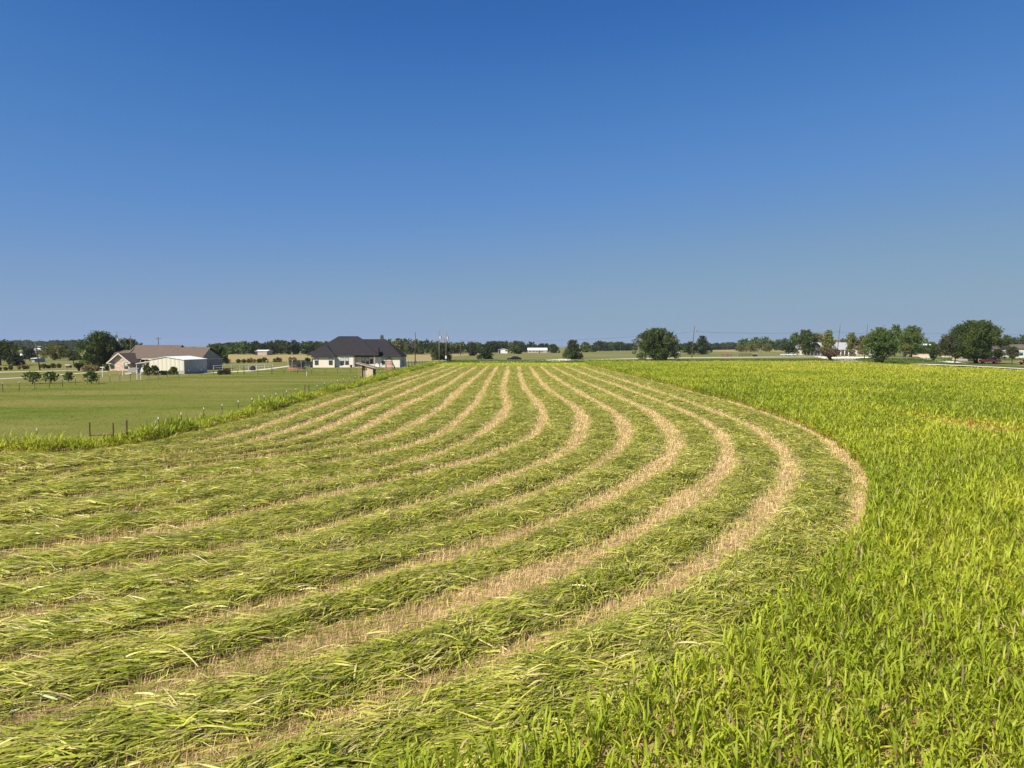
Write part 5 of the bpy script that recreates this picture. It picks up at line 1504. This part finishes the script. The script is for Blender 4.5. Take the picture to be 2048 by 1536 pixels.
# ------------------------------------------------------------------ vehicles
m_tyre = mat('tyre', (.015, .015, .016), .8, noise=(.03, .03, .03), scale=9)
m_rim = mat('wheel_rim', (.35, .35, .36), .3, metal=.7, noise=(.42, .42, .42), scale=5)
m_cabin = mat('car_glass', (.012, .014, .018), .05, noise=(.02, .022, .026), scale=2, spec=.6)
m_lamp = mat('lamp_glass', (.55, .55, .52), .15, noise=(.6, .6, .58), scale=4)
m_tail = mat('tail_glass', (.28, .015, .012), .2, noise=(.34, .02, .018), scale=4)
def vehicle(name, label, p, L, H, kind, paint, rz=0.0, cat='car'):
    """side profile along x, nose at -x"""
    root = empty(name, (p[0], p[1], 0), label, cat, rz=rz)
    W = 1.85 * (L / 4.8) ** .5
    h = H
    body = [(-.5, .30), (-.5, .50), (-.47, .58), (-.22, .66), (-.14, .70), (.36, .70), (.48, .66), (.5, .52), (.5, .30)] if kind == 'sedan' else \
           [(-.5, .28), (-.5, .50), (-.46, .60), (-.24, .64), (.5, .64), (.5, .30)] if kind == 'pickup' else \
           [(-.5, .26), (-.5, .48), (-.46, .56), (-.25, .60), (.48, .62), (.5, .50), (.5, .26)]
    cab = [(-.22, .665), (-.08, .98), (.02, 1.0), (.22, .98), (.42, .70)] if kind == 'sedan' else \
          [(-.25, .642), (-.13, .99), (.12, 1.0), (.17, .642)] if kind == 'pickup' else \
          [(-.27, .602), (-.13, .98), (.0, 1.0), (.40, .98), (.48, .622)]
    m = MB(); m.prism_y([(x * L, z * h) for x, z in body], -W / 2, W / 2); m.build('body', paint, root, bevel=.10)
    c = MB(); o = len(c.v)
    n = len(cab)
    for s, k in ((-1, 1), (1, 1)):
        c.v += [(x * L, s * W / 2 * (.95 if z < .75 else .74), z * h) for x, z in cab]
    c.f.append(tuple(range(n))); c.f.append(tuple(range(2 * n - 1, n - 1, -1)))
    for i in range(n):
        j = (i + 1) % n; c.f.append((j, i, n + i, n + j))
    c.build('windows', m_cabin, root, bevel=.03)
    r = MB(); top = [q for q in cab if q[1] > .9]
    r.prism_y([(top[0][0] * L - .02, top[0][1] * h + .004)] + [(q[0] * L, q[1] * h + .012) for q in top] + [(top[-1][0] * L + .02, top[-1][1] * h + .004)] + [(q[0] * L, q[1] * h + .05) for q in reversed(top)], -W * .37, W * .37); r.build('roof', paint, root)
    for s in (-1, 1):
        for q0, q1 in ((cab[0], cab[1]), (cab[-1], cab[-2])):
            MB().beam((q0[0] * L, s * W / 2 * .96, q0[1] * h), (q1[0] * L, s * W / 2 * .76, q1[1] * h), .07, .07).build('pillar', paint, root)
        mid = (cab[1][0] + cab[-2][0]) / 2
        MB().beam((mid * L, s * W / 2 * .965, .66 * h), (mid * L, s * W / 2 * .765, .98 * h), .07, .09).build('pillar', paint, root)
    if kind == 'pickup':
        b = MB(); b.box(.19 * L, .49 * L, -W / 2 + .12, W / 2 - .12, .641 * h, .66 * h); b.build('bed_cover', m_fascia, root)
    wr = .20 * h if kind == 'sedan' else .21 * h
    for x in (-.31, .31):
        for s in (-1, 1):
            t = MB(); t.tube([(x * L, s * (W / 2 - .2), wr), (x * L, s * (W / 2 + .03), wr)], wr, 18); w = t.build('wheel', m_tyre, root)
            t = MB(); t.tube([(x * L, s * (W / 2 + .031), wr), (x * L, s * (W / 2 + .045), wr)], wr * .62, 14); t.build('rim', m_rim, w)
    for s in (-1, 1):
        MB().box(-.503 * L, -.485 * L, s * W * .36 - .2, s * W * .36 + .2, .47 * h, .54 * h).build('headlight', m_lamp, root)
        MB().box(.485 * L, .503 * L, s * W * .38 - .14, s * W * .38 + .14, .48 * h, .60 * h).build('tail_light', m_tail, root)
    return root
m_black = mat('black_paint', (.006, .006, .007), .25, noise=(.009, .009, .011), scale=2, spec=.5)
m_navy = mat('navy_paint', (.02, .03, .07), .25, noise=(.03, .04, .09), scale=2, spec=.5)
m_maroon = mat('maroon_paint', (.10, .012, .022), .3, noise=(.13, .02, .03), scale=2, spec=.5)
m_whitecar = mat('white_car_paint', (.72, .72, .72), .3, noise=(.68, .68, .69), scale=2, spec=.5)
vehicle('parked_car', 'black car on the grass beyond the far end of the mown field', G(1028.2, 721.5), 5.9, 1.80, 'sedan', m_black)
vehicle('parked_car', 'navy car behind the trampoline at the corner of the black-roofed house', G(611, 734.5), 4.6, 1.55, 'suv', m_navy)
vehicle('pickup_truck', 'maroon pickup parked in the shade of the giant tree', G(1980, 727.5), 6.4, 2.25, 'pickup', m_maroon, math.pi, 'pickup')
vehicle('parked_car', 'maroon car cut by the frame edge beyond the small dark trees', G(2056, 729.5), 4.9, 2.0, 'suv', m_maroon)
vehicle('parked_car', 'white car behind the post fence beside the dark round tree', G(1584, 712.6), 5.4, 1.9, 'sedan', m_whitecar)
vehicle('parked_car', 'far white car left of the dark round tree trunk', G(1568, 712.3), 4.2, 1.6, 'sedan', m_whitecar)
# small machine by the corral
p = G(1510, 713); root = empty('feed_trailer', (p[0], p[1], 0), 'small dark feed trailer with a pale top by the corral', 'trailer')
MB().box(-1.1, 1.1, -.7, .7, .45, 1.3).build('box_body', mat('dark_green_paint', (.02, .04, .025), .5, noise=(.03, .055, .035), scale=2), root, bevel=.04)
MB().prism_y([(-1.2, 1.302), (1.2, 1.302), (1.0, 1.62), (-1.0, 1.62)], -.75, .75).build('lid', m_trim, root)
for x in (-.6, .6):
    for s in (-1, 1): MB().tube([(x, s * .72, .33), (x, s * .9, .33)], .33, 14).build('wheel', m_tyre, root)
MB().beam((1.1, 0, .6), (2.0, 0, .45), .1, .1).build('hitch', m_steel, root)
# mailbox like box on a post by the lane
p = G(137, 741.5); root = empty('post_box', (p[0], p[1], 0), 'small grey box on a post beside the lane beyond the fruit trees', 'box')
MB().tube([(-.25, 0, 0), (-.25, 0, .75)], .06, 8).build('post', m_weather, root)
MB().box(-.4, .6, -.4, .4, .75, 1.3).build('box_body', m_steel, root, bevel=.04)
MB().prism_y([(-.5, 1.3), (.7, 1.3), (.6, 1.42), (-.5, 1.5)], -.5, .5).build('lid', m_trim, root)
# ------------------------------------------------------------------ air: thin summer haze
hz = MB(); hz.box(-900, 900, -60, 2600, -1.0, 22.0)
hm = bpy.data.materials.new('haze'); hm.use_nodes = True
hn, hl = hm.node_tree.nodes, hm.node_tree.links
hn.clear()
pv = hn.new('ShaderNodeVolumePrincipled'); pv.inputs['Density'].default_value = 0.00007
pv.inputs['Color'].default_value = (0.80, 0.88, 1.0, 1); pv.inputs['Anisotropy'].default_value = 0.2
ho = hn.new('ShaderNodeOutputMaterial'); hl.new(pv.outputs[0], ho.inputs['Volume'])
h = hz.build('haze', hm); h['kind'] = 'stuff'; h['label'] = 'thin pale summer haze lying over the fields'
